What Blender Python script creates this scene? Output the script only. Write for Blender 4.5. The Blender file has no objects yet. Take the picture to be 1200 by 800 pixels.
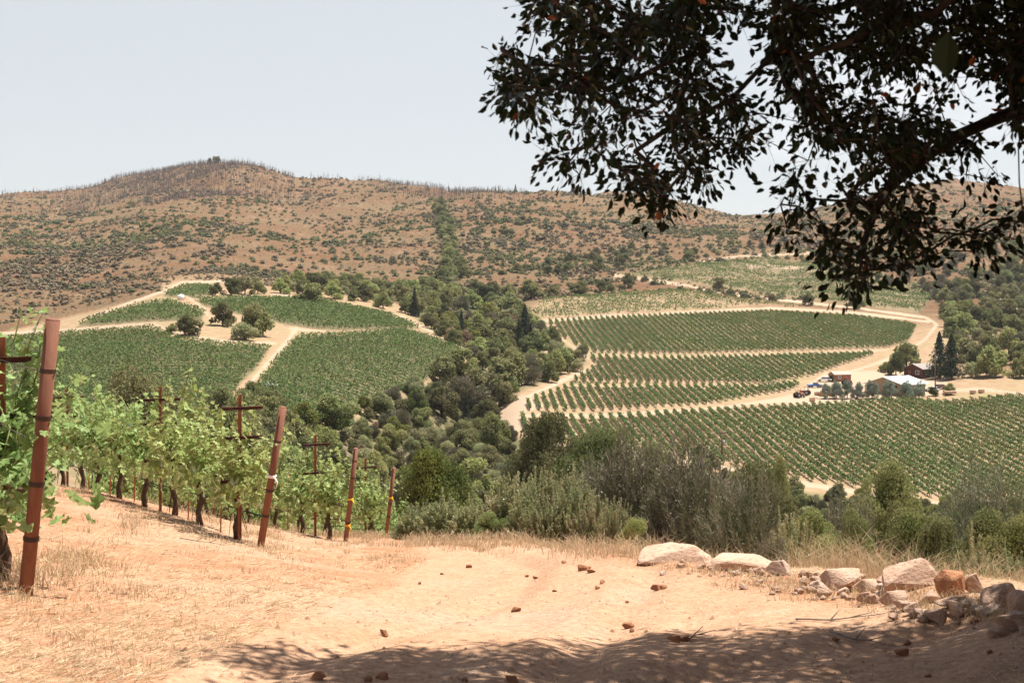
import bpy, math, random
import numpy as np
from mathutils import Vector, Matrix

random.seed(11)
RNG = np.random.default_rng(11)
SC = bpy.context.scene
COL = SC.collection

# ------------------------------------------------------------------ camera, sky, sun, exposure
F, HY = 1500.0, 370.0            # focal length and horizon row of the 1200 x 800 photograph
cam_data = bpy.data.cameras.new('camera'); cam = bpy.data.objects.new('camera', cam_data); COL.objects.link(cam)
cam.location = (0, 0, 0); cam.rotation_euler = (math.radians(90), 0, 0)
cam_data.sensor_width = 36; cam_data.lens = 45; cam_data.shift_y = -30 / 1200.0
cam_data.clip_start = 0.1; cam_data.clip_end = 30000
cam_data.dof.use_dof = True; cam_data.dof.focus_distance = 22; cam_data.dof.aperture_fstop = 7.1
SC.camera = cam

SUN_EL, SUN_AZ = 70.0, 62.0      # azimuth from +Y (view direction) towards +X (right)
world = bpy.data.worlds.new('World'); SC.world = world; world.use_nodes = True
nt = world.node_tree; nt.nodes.clear()
out = nt.nodes.new('ShaderNodeOutputWorld'); bg = nt.nodes.new('ShaderNodeBackground')
sky = nt.nodes.new('ShaderNodeTexSky'); sky.sky_type = 'NISHITA'; sky.sun_disc = False
sky.sun_elevation = math.radians(SUN_EL); sky.sun_rotation = math.radians(SUN_AZ)
sky.air_density = 1.0; sky.dust_density = 2.2; sky.ozone_density = 1.0; sky.altitude = 200
tc = nt.nodes.new('ShaderNodeTexCoord'); mp = nt.nodes.new('ShaderNodeMapping'); mp.inputs['Scale'].default_value = (3.0, 3.0, 10.0)
mp.inputs['Location'].default_value = (1.3, 0.4, 0.2)
ns = nt.nodes.new('ShaderNodeTexNoise'); ns.inputs['Scale'].default_value = 1.6; ns.inputs['Detail'].default_value = 6
cr = nt.nodes.new('ShaderNodeMapRange'); cr.inputs[1].default_value = 0.50; cr.inputs[2].default_value = 0.72; cr.inputs[3].default_value = 0.0; cr.inputs[4].default_value = 0.55
sx = nt.nodes.new('ShaderNodeSeparateXYZ')
crx = nt.nodes.new('ShaderNodeMapRange'); crx.inputs[1].default_value = 0.02; crx.inputs[2].default_value = 0.22
mul = nt.nodes.new('ShaderNodeMath'); mul.operation = 'MULTIPLY'
mix = nt.nodes.new('ShaderNodeMix'); mix.data_type = 'RGBA'; mix.inputs[7].default_value = (10.5, 10.5, 10.8, 1)
# an even veil of thin high haze over the whole sky
veil = nt.nodes.new('ShaderNodeMix'); veil.data_type = 'RGBA'; veil.inputs[0].default_value = 0.62; veil.inputs[7].default_value = (8.8, 9.15, 9.2, 1)
L = nt.links.new
L(tc.outputs['Generated'], mp.inputs['Vector']); L(mp.outputs[0], ns.inputs['Vector']); L(ns.outputs[0], cr.inputs[0])
L(tc.outputs['Generated'], sx.inputs[0]); L(sx.outputs[0], crx.inputs[0]); L(cr.outputs[0], mul.inputs[0]); L(crx.outputs[0], mul.inputs[1])
vz = nt.nodes.new('ShaderNodeMapRange'); vz.inputs[1].default_value = 0.26; vz.inputs[2].default_value = 0.70; vz.inputs[3].default_value = 0.64; vz.inputs[4].default_value = 0.05
L(sx.outputs[2], vz.inputs[0]); L(vz.outputs[0], veil.inputs[0])
L(sky.outputs[0], veil.inputs[6]); L(veil.outputs[2], mix.inputs[6]); L(mul.outputs[0], mix.inputs[0]); L(mix.outputs[2], bg.inputs[0])
bg.inputs[1].default_value = 0.043
L(bg.outputs[0], out.inputs[0])

sd = bpy.data.lights.new('sun', 'SUN'); sd.energy = 4.6; sd.angle = math.radians(0.5); sd.color = (1.0, 0.955, 0.86)
sun = bpy.data.objects.new('sun', sd); COL.objects.link(sun)
e, a = math.radians(SUN_EL), math.radians(SUN_AZ)
SUNV = Vector((math.cos(e) * math.sin(a), math.cos(e) * math.cos(a), math.sin(e)))
sun.rotation_euler = SUNV.to_track_quat('Z', 'Y').to_euler(); sun.location = (30, 30, 80)
SC.view_settings.view_transform = 'Standard'; SC.view_settings.look = 'None'
SC.view_settings.gamma = 1; SC.view_settings.use_curve_mapping = False
SC.view_settings.exposure = 1.22
SC.cycles.max_bounces = 6; SC.cycles.diffuse_bounces = 3; SC.cycles.transmission_bounces = 4
SC.cycles.glossy_bounces = 2; SC.cycles.transparent_max_bounces = 6
SC.cycles.volume_bounces = 0

# ------------------------------------------------------------------ noise
def _h(ix, iy, seed):
    n = (ix * 374761393 + iy * 668265263 + seed * 1442695041) & 0x7fffffff
    n = ((n ^ (n >> 13)) * 1274126177) & 0x7fffffff
    return ((n ^ (n >> 16)) & 0xffff) / 65535.0
def vnoise(x, y, seed=0):
    x = np.asarray(x, float); y = np.asarray(y, float)
    ix = np.floor(x).astype(np.int64); iy = np.floor(y).astype(np.int64)
    fx = x - ix; fy = y - iy; fx = fx * fx * (3 - 2 * fx); fy = fy * fy * (3 - 2 * fy)
    a = _h(ix, iy, seed); b = _h(ix + 1, iy, seed); c = _h(ix, iy + 1, seed); d = _h(ix + 1, iy + 1, seed)
    return (a + (b - a) * fx) + ((c + (d - c) * fx) - (a + (b - a) * fx)) * fy
def fbm(x, y, octv=4, seed=0):
    s = 0; amp = 0.5; t = 0
    for k in range(octv):
        s = s + amp * vnoise(x * 2 ** k + 17.3 * k, y * 2 ** k - 9.1 * k, seed + k); t += amp; amp *= 0.5
    return s / t - 0.5

# ------------------------------------------------------------------ terrain surface
near = [(-300,2,-1.65),(600,2,-1.65),(1500,2,-1.65),(0,5,-1.62),(600,5,-1.68),(1200,5,-1.66),
 (30,9,-1.975),(-300,9,-1.72),(-300,17,-2.3),(305,17.3,-3.1),(130,21,-3.04),(90,26,-3.5),(405,26,-4.6),(455,33,-5.75),
 (323,30.4,-5.07),(-300,30,-3.6),(0,45,-6.5),(-300,60,-8),(200,60,-12),
 (600,10,-2.38),(600,17,-3.35),(600,25,-4.4),(520,25,-4.4),(600,28,-5.15),(520,29,-5.2),(700,20,-3.65),(700,23,-4.45),
 (780,17,-3.12),(780,20,-4.1),(960,13,-2.55),(960,16,-3.55),(1100,11,-2.2),(1100,13.5,-3.1),(1190,10.3,-2.15),(1190,13,-3.1),
 (1500,9,-2.05),(1500,12,-3.1),(1100,8,-1.98),(800,10,-2.3),(1000,10,-2.22),
 (600,45,-9.6),(900,30,-7.0),(1200,30,-7.8),(1500,30,-8),(400,60,-13),
 (-300,100,-16),(0,100,-18),(300,100,-22),(600,100,-23),(900,100,-23),(1200,100,-24),(1500,100,-25),
 (-300,180,-18),(0,180,-19),(300,180,-22),(600,180,-31),(900,180,-33.5),(1200,180,-33),(1500,180,-32),
 (560,330,-28),(520,300,-27.5),(450,240,-29),(600,240,-31)]
far = [(605,500,300),(760,530,275),(930,562,255),(1100,585,250),(1200,590,250),(1500,600,250),
 (605,485,320),(900,475,350),(1050,467,372),(1200,462,370),(1500,455,380),
 (650,478,335),(690,440,395),(690,415,440),(640,375,530),(900,452,395),(900,415,470),(800,390,510),(900,390,530),(900,363,600),
 (1035,413,480),(1078,385,550),(1000,366,600),(1050,460,388),(960,450,405),(1085,441,430),(1100,400,500),
 (620,355,600),(800,338,680),(900,340,720),(1000,358,640),(700,325,760),(900,308,860),(1080,350,720),(1000,325,800),
 (1200,330,750),(1150,380,560),(1200,420,450),(1200,447,400),(1130,449,405),(1500,380,450),(1500,300,700),
 (350,480,255),(200,480,255),(0,480,250),(-300,480,250),(350,400,360),(540,410,400),(480,380,450),(400,350,520),(200,335,520),
 (100,372,430),(0,395,400),(200,380,370),(-300,400,400),(260,345,490),(480,440,330),(560,405,450),(600,365,590),(620,470,335),
 (0,340,600),(0,290,850),(0,255,1200),(0,229,1900),(-300,300,800),(-300,225,1900),
 (100,340,620),(100,280,950),(110,237,1400),(200,325,600),(200,260,1000),(200,208,1500),(200,197,1650),
 (260,320,620),(260,250,1100),(255,192,1700),(300,196,1680),(340,211,1600),(150,211,1600),(400,335,650),(400,270,1050),(400,215,1500),(400,210,1600),
 (520,330,700),(520,270,1000),(520,222,1400),(470,215,1600),(650,310,800),(650,260,1050),(650,225,1350),(600,224,1350),
 (760,305,850),(760,250,1150),(760,236,1300),(860,290,950),(860,254,1400),(900,297,920),(950,270,1100),(910,256,1500),
 (1000,290,950),(1000,235,1500),(1120,300,850),(1120,250,1200),(1120,215,1700),(1200,285,880),(1200,224,1700),(1500,220,1700),
 (720,250,1900),(720,224,2600),(600,250,1900)]
for p_ in (-300, 0, 255, 400, 520, 860, 1120, 1500): far.append((p_, 262, 2700)); far.append((p_, 310, 4500))
cp = [(p, d, (z + 1.65) / d) for p, d, z in near] + [(p, d, (-(y - HY) / F * d + 1.65) / d) for p, y, d in far]
CP = np.array(cp); KX, KY = 1 / 260.0, 1.25
cx_, cy_ = CP[:, 0] * KX, np.log(CP[:, 1]) * KY
def _tps(r2): return 0.5 * r2 * np.log(r2 + 1e-9)
_n = len(CP); A_ = np.zeros((_n + 3, _n + 3))
A_[:_n, :_n] = _tps((cx_[:, None] - cx_) ** 2 + (cy_[:, None] - cy_) ** 2) + np.eye(_n) * 0.0015
A_[:_n, _n] = 1; A_[:_n, _n + 1] = cx_; A_[:_n, _n + 2] = cy_; A_[_n:, :_n] = A_[:_n, _n:].T
W_ = np.linalg.solve(A_, np.r_[CP[:, 2], 0, 0, 0])
def sstep(x, a, b):
    t = np.clip((np.asarray(x, float) - a) / (b - a), 0, 1); return t * t * (3 - 2 * t)
def Zs(px, d):                     # smooth shape
    px = np.clip(px, -330, 1530); d = np.clip(d, 2.0, 6000)
    u = px * KX; v = np.log(d) * KY; s = W_[_n] + W_[_n + 1] * u + W_[_n + 2] * v
    s = np.array(s, float)
    for k in range(_n): s += W_[k] * _tps((u - cx_[k]) ** 2 + (v - cy_[k]) ** 2)
    return s * d - 1.65
# road wheel ruts, world polylines
RUTS = [[(-1.9,4.5),(-0.9,8),(0.0,12),(0.35,16),(-0.3,20),(-1.4,25)], [(-0.3,4.5),(0.5,8),(1.3,12),(1.6,16),(1.0,20),(-0.1,25)],
        [(-0.2,6),(2.2,8.0),(4.6,8.8),(8,9.0)], [(0.5,4.6),(2.6,6.4),(4.8,7.2),(8,7.4)]]
def seg_dist(X, Y, pts):
    best = np.full(np.shape(X), 1e9)
    for (x0, y0), (x1, y1) in zip(pts[:-1], pts[1:]):
        dx, dy = x1 - x0, y1 - y0; t = np.clip(((X - x0) * dx + (Y - y0) * dy) / (dx * dx + dy * dy), 0, 1)
        best = np.minimum(best, np.hypot(X - x0 - t * dx, Y - y0 - t * dy))
    return best
def Zf(X, Y):
    X = np.asarray(X, float); Y = np.asarray(Y, float)
    r = np.hypot(X, Y) + 1e-6; th = np.clip(np.arctan2(X, Y), -0.53, 0.53)
    d = r * np.cos(th); px = 600 + F * np.tan(th)
    z = Zs(px, d)
    k = sstep(d, 480, 900)
    gul = np.abs(fbm(X / 150 + 3, Y / 260 + 5, 4, 5)) * 2
    z = z + k * (gul - 0.35) * 17 * sstep(d, 450, 1500) + k * fbm(X / 40, Y / 40, 4, 9) * 9
    z = z + sstep(d, 60, 200) * (1 - k) * fbm(X / 45, Y / 45, 3, 21) * 1.6
    nf = 1 - sstep(d, 30, 60)
    m = (d < 60)
    if np.any(m):
        xm, ym = X[m] if X.ndim else X, Y[m] if Y.ndim else Y
        b = fbm(xm / 1.3, ym / 1.3, 4, 31) * 0.10 + fbm(xm / 0.22, ym / 0.22, 3, 37) * 0.013
        ru = 0
        for pts in RUTS: ru = ru + np.exp(-(seg_dist(xm, ym, pts) / 0.17) ** 2) * -0.045 + np.exp(-((seg_dist(xm, ym, pts) - 0.34) / 0.12) ** 2) * 0.014
        if X.ndim: z[m] += (b + ru) * nf[m]
        else: z = z + (b + ru) * nf
    return z
def zat(x, y): return float(Zf(np.array([x]), np.array([y]))[0])
def proj(X, Y, Z):
    return 600 + F * X / Y, HY - F * Z / Y
def hit(px, py, dmin=4.0, dmax=3000.0):
    d = np.exp(np.linspace(math.log(dmin), math.log(dmax), 500)); X = (px - 600) / F * d
    yy = HY - F * Zf(X, d) / d
    i = np.nonzero(yy <= py)[0]
    if len(i) == 0: return None
    D = float(d[i[0]]); return ((px - 600) / F * D, D)
def inpoly(x, y, P):
    x = np.asarray(x, float); y = np.asarray(y, float); c = np.zeros(x.shape, bool); n = len(P)
    for i in range(n):
        x0, y0 = P[i]; x1, y1 = P[(i + 1) % n]
        if y0 == y1: continue
        cond = ((y0 > y) != (y1 > y)) & (x < (x1 - x0) * (y - y0) / (y1 - y0) + x0); c ^= cond
    return c
def softpoly(x, y, P, w):
    d = seg_dist(x, y, list(P) + [P[0]]); s = np.where(inpoly(x, y, P), -d, d); return np.clip(0.5 - s / (2 * w), 0, 1)

# ------------------------------------------------------------------ object helpers
def tag(o, label=None, cat=None, group=None, kind=None):
    if label: o['label'] = label
    if cat: o['category'] = cat
    if group: o['group'] = group
    if kind: o['kind'] = kind
    return o
def link(o, parent=None):
    COL.objects.link(o)
    if parent: o.parent = parent
    return o
def empty(name, loc, rz=0.0):
    o = bpy.data.objects.new(name, None); o.empty_display_size = 0.2; o.location = loc; o.rotation_euler = (0, 0, rz); return link(o)
def mesh_np(name, V, Fc, nside, mat, smooth=False):
    V = np.asarray(V, np.float32); Fc = np.asarray(Fc, np.int32).reshape(-1, nside); me = bpy.data.meshes.new(name)
    me.vertices.add(len(V)); me.vertices.foreach_set('co', V.ravel())
    me.loops.add(Fc.size); me.loops.foreach_set('vertex_index', Fc.ravel())
    me.polygons.add(len(Fc)); me.polygons.foreach_set('loop_start', np.arange(0, Fc.size, nside, dtype=np.int32))
    me.polygons.foreach_set('use_smooth', np.full(len(Fc), smooth, bool))
    me.update(calc_edges=True)
    if mat: me.materials.append(mat)
    return me
class MB:                          # collects boxes, tubes and polygons for one mesh
    def __init__(s): s.v = []; s.f = []; s.sm = []
    def poly(s, pts, faces, smooth=False):
        b = len(s.v); s.v += [tuple(p) for p in pts]
        for f in faces: s.f.append([b + i for i in f]); s.sm.append(smooth)
    def box(s, c, size, rz=0.0, M=None):
        hx, hy, hz = size[0] / 2, size[1] / 2, size[2] / 2; R = M or Matrix.Rotation(rz, 3, 'Z'); p = []
        for dz in (-hz, hz):
            for dx, dy in ((-hx, -hy), (hx, -hy), (hx, hy), (-hx, hy)): p.append(Vector(c) + R @ Vector((dx, dy, dz)))
        s.poly(p, [(0, 3, 2, 1), (4, 5, 6, 7), (0, 1, 5, 4), (1, 2, 6, 5), (2, 3, 7, 6), (3, 0, 4, 7)])
    def tube(s, pts, rad, n=8, caps=True):
        pts = [Vector(p) for p in pts]; rad = rad if hasattr(rad, '__len__') else [rad] * len(pts); b = len(s.v)
        t0 = (pts[1] - pts[0]).normalized(); u = t0.orthogonal().normalized()
        for i, p in enumerate(pts):
            t = (pts[min(i + 1, len(pts) - 1)] - pts[max(i - 1, 0)]).normalized()
            u = (u - t * u.dot(t)).normalized(); w = t.cross(u)
            for k in range(n):
                an = 2 * math.pi * k / n; s.v.append(tuple(p + (u * math.cos(an) + w * math.sin(an)) * rad[i]))
        for i in range(len(pts) - 1):
            for k in range(n):
                s.f.append([b + i * n + k, b + i * n + (k + 1) % n, b + (i + 1) * n + (k + 1) % n, b + (i + 1) * n + k]); s.sm.append(True)
        if caps:
            s.f.append([b + k for k in reversed(range(n))]); s.sm.append(False)
            s.f.append([b + (len(pts) - 1) * n + k for k in range(n)]); s.sm.append(False)
    def disc(s, c, axis, r, w, n=14):  # wheel-like cylinder
        ax = Vector(axis).normalized(); s.tube([Vector(c) - ax * w / 2, Vector(c) + ax * w / 2], r, n)
    def mesh(s, name, mat):
        me = bpy.data.meshes.new(name); me.from_pydata(s.v, [], s.f); me.polygons.foreach_set('use_smooth', s.sm); me.update()
        if mat: me.materials.append(mat)
        return me
    def build(s, name, mat, parent=None, loc=None):
        o = bpy.data.objects.new(name, s.mesh(name, mat))
        if loc: o.location = loc
        return link(o, parent)
def obj(name, me, parent=None, loc=(0, 0, 0)):
    o = bpy.data.objects.new(name, me); o.location = loc; return link(o, parent)
def copy_tree(o, parent=None):
    c = o.copy(); COL.objects.link(c); c.parent = parent
    for ch in list(o.children): copy_tree(ch, c)
    return c
def unit(v): return v / (np.linalg.norm(v, axis=1, keepdims=True) + 1e-9)
def rdir(n): return unit(RNG.normal(size=(n, 3)))
def frames(nrm):
    t = unit(np.cross(nrm, rdir(len(nrm)))); return t, np.cross(nrm, t)
def leafquads(C, nrm, size, asp=0.6):       # one kinked diamond-ish leaf (2 triangles sharing midrib) per centre
    n = len(C); size = np.broadcast_to(size, (n,))[:, None]; t, b = frames(nrm)
    V = np.empty((n, 4, 3)); fold = nrm * size * 0.15
    V[:, 0] = C - t * size * 0.5; V[:, 1] = C - b * size * asp * 0.5 + fold; V[:, 2] = C + t * size * 0.5; V[:, 3] = C + b * size * asp * 0.5 + fold
    Fc = np.arange(n * 4).reshape(n, 4); return V.reshape(-1, 3), Fc
def sticks(P0, P1, w):                       # thin triangular blades
    n = len(P0); s = unit(np.cross(P1 - P0, rdir(n))); V = np.empty((n, 4, 3)); w = np.broadcast_to(w, (n,))[:, None]
    V[:, 0] = P0 - s * w; V[:, 1] = P0 + s * w; V[:, 2] = P1 + s * w * 0.35; V[:, 3] = P1 - s * w * 0.35
    return V.reshape(-1, 3), np.arange(n * 4).reshape(n, 4)
def join(parts):
    V = []; Fc = []; b = 0
    for v, f in parts: V.append(v); Fc.append(f + b); b += len(v)
    return np.concatenate(V), np.concatenate(Fc)

# ------------------------------------------------------------------ materials
class NT:
    def __init__(s, name, gain=1.0):
        s.gain = gain; s.m = bpy.data.materials.new(name); s.m.use_nodes = True; s.t = s.m.node_tree; s.t.nodes.clear()
        s.out = s.n('ShaderNodeOutputMaterial')
    def n(s, t, **k):
        x = s.t.nodes.new(t)
        for a, b in k.items(): setattr(x, a, b)
        return x
    def l(s, a, b): s.t.links.new(a, b)
    def noise(s, sc, det=4, rough=0.55, vec=None, dist=0):
        x = s.n('ShaderNodeTexNoise'); x.inputs['Scale'].default_value = sc; x.inputs['Detail'].default_value = det
        x.inputs['Roughness'].default_value = rough; x.inputs['Distortion'].default_value = dist
        if vec is not None: s.l(vec, x.inputs['Vector'])
        return x.outputs[0]
    def rng(s, v, a, b, c=0.0, d=1.0):
        x = s.n('ShaderNodeMapRange'); s.l(v, x.inputs[0])
        for i, q in enumerate((a, b, c, d)): x.inputs[i + 1].default_value = q
        return x.outputs[0]
    def mix(s, f, a, b, mode='MIX'):
        x = s.n('ShaderNodeMix', data_type='RGBA', blend_type=mode)
        for i, q in ((0, f), (6, a), (7, b)):
            if isinstance(q, (int, float)): x.inputs[i].default_value = q
            elif isinstance(q, tuple): x.inputs[i].default_value = (*[v * s.gain for v in q], 1)
            else: s.l(q, x.inputs[i])
        return x.outputs[2]
    def math(s, op, a, b=0.0):
        x = s.n('ShaderNodeMath', operation=op)
        for i, q in enumerate((a, b)):
            if isinstance(q, (int, float)): x.inputs[i].default_value = q
            else: s.l(q, x.inputs[i])
        return x.outputs[0]
    def bump(s, h, strength, dist):
        x = s.n('ShaderNodeBump'); x.inputs['Strength'].default_value = strength; x.inputs['Distance'].default_value = dist; s.l(h, x.inputs['Height']); return x.outputs[0]
    def pbr(s, col, rough=0.9, bump=None, spec=0.2, metal=0.0):
        b = s.n('ShaderNodeBsdfPrincipled')
        if isinstance(col, tuple): b.inputs['Base Color'].default_value = (*col, 1)
        else: s.l(col, b.inputs['Base Color'])
        if isinstance(rough, (int, float)): b.inputs['Roughness'].default_value = rough
        else: s.l(rough, b.inputs['Roughness'])
        b.inputs['Specular IOR Level'].default_value = spec; b.inputs['Metallic'].default_value = metal
        if bump is not None: s.l(bump, b.inputs['Normal'])
        s.l(b.outputs[0], s.out.inputs[0]); return s.m
def simple(name, col, rough=0.8, var=0.25, scale=3.0, metal=0.0, bumpd=0.0, spec=0.25):
    t = NT(name); c = t.n('ShaderNodeTexCoord').outputs['Object']; nz = t.noise(scale, 5, 0.6, c)
    dk = tuple(q * (1 - var) for q in col); lt = tuple(min(1, q * (1 + var)) for q in col)
    cc = t.mix(t.rng(nz, 0.3, 0.7), dk, lt); bp = t.bump(nz, 0.6, bumpd) if bumpd else None
    return t.pbr(cc, rough, bp, spec, metal)
def foliage(name, cols, trans=0.3, varo=0.25, odd=None, gloss=0.12):
    """leaves: colour varies from leaf to leaf and from plant to plant"""
    t = NT(name); isl = t.n('ShaderNodeNewGeometry').outputs['Random Per Island']; ob = t.n('ShaderNodeObjectInfo').outputs['Random']
    c = t.mix(isl, cols[0], cols[1]); tcx = t.n('ShaderNodeTexCoord').outputs['Object']
    c = t.mix(t.rng(t.noise(3.0, 2, 0.5, tcx), 0.4, 0.62), c, cols[2])
    if odd: c = t.mix(t.rng(isl, odd[0], odd[0] + 0.001), c, odd[1])
    hs = t.n('ShaderNodeHueSaturation'); t.l(c, hs.inputs['Color']); t.l(t.rng(ob, 0, 1, 1 - varo, 1 + varo), hs.inputs['Value'])
    ob2 = t.math('FRACT', t.math('MULTIPLY', ob, 7.31)); t.l(t.rng(ob2, 0, 1, 0.525, 0.478) if varo else t.rng(ob2, 0, 1, .5, .5), hs.inputs['Hue'])
    d = t.n('ShaderNodeBsdfDiffuse'); tr = t.n('ShaderNodeBsdfTranslucent'); g = t.n('ShaderNodeBsdfGlossy'); g.inputs['Roughness'].default_value = 0.45
    g.inputs['Color'].default_value = (0.8, 0.85, 0.8, 1)
    m1 = t.n('ShaderNodeMixShader'); m1.inputs[0].default_value = trans; m2 = t.n('ShaderNodeMixShader')
    fr = t.n('ShaderNodeFresnel'); fr.inputs[0].default_value = 1.35; t.l(t.math('MULTIPLY', fr.outputs[0], gloss * 4), m2.inputs[0])
    t.l(hs.outputs[0], d.inputs[0]); t.l(hs.outputs[0], tr.inputs[0]); t.l(d.outputs[0], m1.inputs[1]); t.l(tr.outputs[0], m1.inputs[2])
    t.l(m1.outputs[0], m2.inputs[1]); t.l(g.outputs[0], m2.inputs[2]); t.l(m2.outputs[0], t.out.inputs[0]); return t.m

M = {}
def terrain_mat(mode):
    t = NT(mode + '_earth', {'near': 0.67, 'hill': 0.63}.get(mode, 0.69)); P = t.n('ShaderNodeTexCoord').outputs['Object']
    def attr(n): x = t.n('ShaderNodeAttribute'); x.attribute_name = n; return x.outputs['Fac']
    road, hill, veg, nearf, straw = attr('road'), attr('hill'), attr('veg'), attr('near'), attr('straw')
    if mode == 'near':
        n_big = t.noise(0.35, 5, 0.6, P); n_mid = t.noise(2.2, 5, 0.65, P); n_fine = t.noise(17, 4, 0.7, P); n_grit = t.noise(70, 2, 0.6, P)
        # near earth
        earth = t.mix(t.rng(n_mid, 0.35, 0.68), (0.52, 0.23, 0.12), (0.63, 0.335, 0.205))
        earth = t.mix(t.rng(n_big, 0.42, 0.62), earth, (0.64, 0.395, 0.265))
        rd = t.mix(t.rng(n_mid, 0.3, 0.7), (0.62, 0.355, 0.215), (0.70, 0.45, 0.30))
        rd = t.mix(t.rng(n_big, 0.5, 0.72, 0, 0.7), rd, (0.58, 0.47, 0.37))
        earth = t.mix(road, earth, rd)
        # straw litter: stretched noise speckle
        mpn = t.n('ShaderNodeMapping'); mpn.inputs['Scale'].default_value = (9, 38, 9); mpn.inputs['Rotation'].default_value = (0, 0, 0.7); t.l(P, mpn.inputs[0])
        sn = t.noise(1.0, 5, 0.75, mpn.outputs[0], 1.5)
        sm = t.math('MULTIPLY', t.rng(sn, 0.50, 0.60), t.math('MULTIPLY', straw, t.rng(n_mid, 0.35, 0.6)))
        earth = t.mix(sm, earth, (0.72, 0.56, 0.35))
        earth = t.mix(t.rng(n_fine, 0.34, 0.60, 0.60, 0.0), earth, (0.34, 0.165, 0.09))
        # pebble specks
        vo = t.n('ShaderNodeTexVoronoi'); vo.inputs['Scale'].default_value = 26; t.l(P, vo.inputs['Vector'])
        vs = t.n('ShaderNodeSeparateColor'); t.l(vo.outputs['Color'], vs.inputs[0])
        peb = t.math('MULTIPLY', t.rng(vo.outputs['Distance'], 0.34, 0.26), t.rng(vs.outputs[0], 0.86, 0.88))
        earth = t.mix(t.math('MULTIPLY', peb, 0.8), earth, t.mix(vs.outputs[1], (0.70, 0.56, 0.44), (0.36, 0.17, 0.09)))
        hh = t.math('ADD', t.math('MULTIPLY', n_fine, 0.03), t.math('ADD', t.math('MULTIPLY', n_mid, 0.015), t.math('MULTIPLY', n_grit, 0.010)))
        return t.pbr(earth, 0.95, t.bump(t.math('ADD', hh, t.math('MULTIPLY', peb, 0.012)), 0.9, 1.0), 0.1)
    f1 = t.noise(0.06, 5, 0.65, P); f2 = t.noise(0.35, 4, 0.6, P)
    if mode != 'hill':
        # far earth, vineyard soil and tracks
        soil = t.mix(t.rng(f2, 0.35, 0.65), (0.36, 0.235, 0.14), (0.45, 0.315, 0.20))
        soil = t.mix(t.rng(f1, 0.48, 0.62, 0.0, 0.6), soil, (0.36, 0.29, 0.15))
        soil = t.mix(veg, soil, t.mix(t.rng(f2, 0.4, 0.6), (0.115, 0.118, 0.055), (0.20, 0.165, 0.09)))
        soil = t.mix(road, soil, t.mix(f2, (0.47, 0.335, 0.23), (0.57, 0.42, 0.305)))
        if mode == 'track': return t.pbr(soil, 0.95, None, 0.1)
    # hillside
    h1 = t.noise(0.013, 7, 0.66, P, 0.6); h2 = t.noise(0.055, 6, 0.7, P); h3 = t.noise(0.22, 5, 0.7, P); h4 = t.noise(0.7, 3, 0.6, P)
    hc = t.mix(t.rng(h1, 0.40, 0.60), (0.262, 0.124, 0.060), (0.29, 0.185, 0.098))
    hc = t.mix(t.rng(h2, 0.54, 0.68), hc, (0.44, 0.275, 0.175))
    hc = t.mix(t.rng(h3, 0.50, 0.66, 0, 0.75), hc, (0.16, 0.13, 0.075))
    hc = t.mix(t.rng(h2, 0.44, 0.33, 0, 0.7), hc, (0.17, 0.15, 0.085))
    hc = t.mix(t.rng(h4, 0.55, 0.7, 0, 0.55), hc, (0.52, 0.375, 0.27))
    hc = t.mix(t.rng(h4, 0.42, 0.30, 0, 0.55), hc, (0.14, 0.10, 0.07))
    hc = t.mix(t.math('MULTIPLY', road, 0.85), hc, (0.56, 0.40, 0.27))
    hc = t.mix(veg, hc, (0.10, 0.12, 0.05))
    c = hc if mode == 'hill' else t.mix(hill, soil, hc)
    return t.pbr(c, 0.95, t.bump(t.math('MULTIPLY', t.math('ADD', t.math('MULTIPLY', h3, 3.5), t.math('MULTIPLY', h4, 1.2)), hill), 0.9, 1.0), 0.1)
for k_ in ('near', 'hill', 'track', 'valley'): M[k_] = terrain_mat(k_)

# ------------------------------------------------------------------ tracks and fields, traced as outlines lying on the terrain
ROAD = [(478,628),(500,652),(470,678),(400,705),(300,742),(120,830),(1300,1400),(1300,760),(1200,735),(1000,712),(900,694),(760,664),(640,640),(560,628)]
TRK = [([(600,379),(700,371),(800,366),(900,361),(1000,366),(1088,377)], 3.2), ([(720,322),(795,333),(850,343),(900,350),(960,356),(1030,364),(1085,372),(1098,380),(1085,397),(1062,412),(1030,425),(990,437),(950,449)], 3.2),
 ([(684,434),(640,455),(604,470),(592,488),(606,508)], 4.5), ([(605,487),(700,487),(830,479),(900,470),(950,458),(985,446)], 3.8), ([(1090,459),(1150,456),(1200,462),(1300,466)], 4),
 ([(-40,392),(80,387),(180,379),(205,391),(262,399),(322,402)], 3), ([(347,385),(335,402),(310,430),(292,450)], 5), ([(340,385),(390,389)], 2.2),
 ([(110,370),(160,352),(190,342),(212,331),(270,329)], 3.6), ([(218,347),(238,360),(246,372)], 2.5), ([(690,529),(760,536),(850,548),(930,565),(1040,582),(1110,592)], 6),
 ([(545,409),(505,388),(470,370)], 2.2), ([(320,343),(345,348)], 3), ([(-20,432),(25,436)], 5), ([(820,306),(870,300),(960,296)], 3), ([(880,312),(930,313),(965,318)], 4),
 ([(640,374),(655,395),(685,416),(700,425)], 1.6), ([(640,412),(800,418),(1000,412),(1040,410)], 1.3), ([(660,452),(800,454),(900,452),(950,446)], 1.2)]
YARD = [(880,473),(930,462),(965,437),(1040,434),(1110,440),(1112,462),(1050,467),(960,474)]
BARE = [(588,472),(612,462),(640,474),(612,484),(612,505),(596,508),(584,490)]
FA = [(604,489),(700,491),(830,483),(960,476),(1050,470),(1260,464),(1260,588),(1110,585),(1040,577),(930,561),(850,545),(760,532),(690,526),(612,508)]
FB1 = [(604,482),(622,470),(668,453),(900,454.5),(948,448),(925,458),(830,474),(700,482)]
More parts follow.
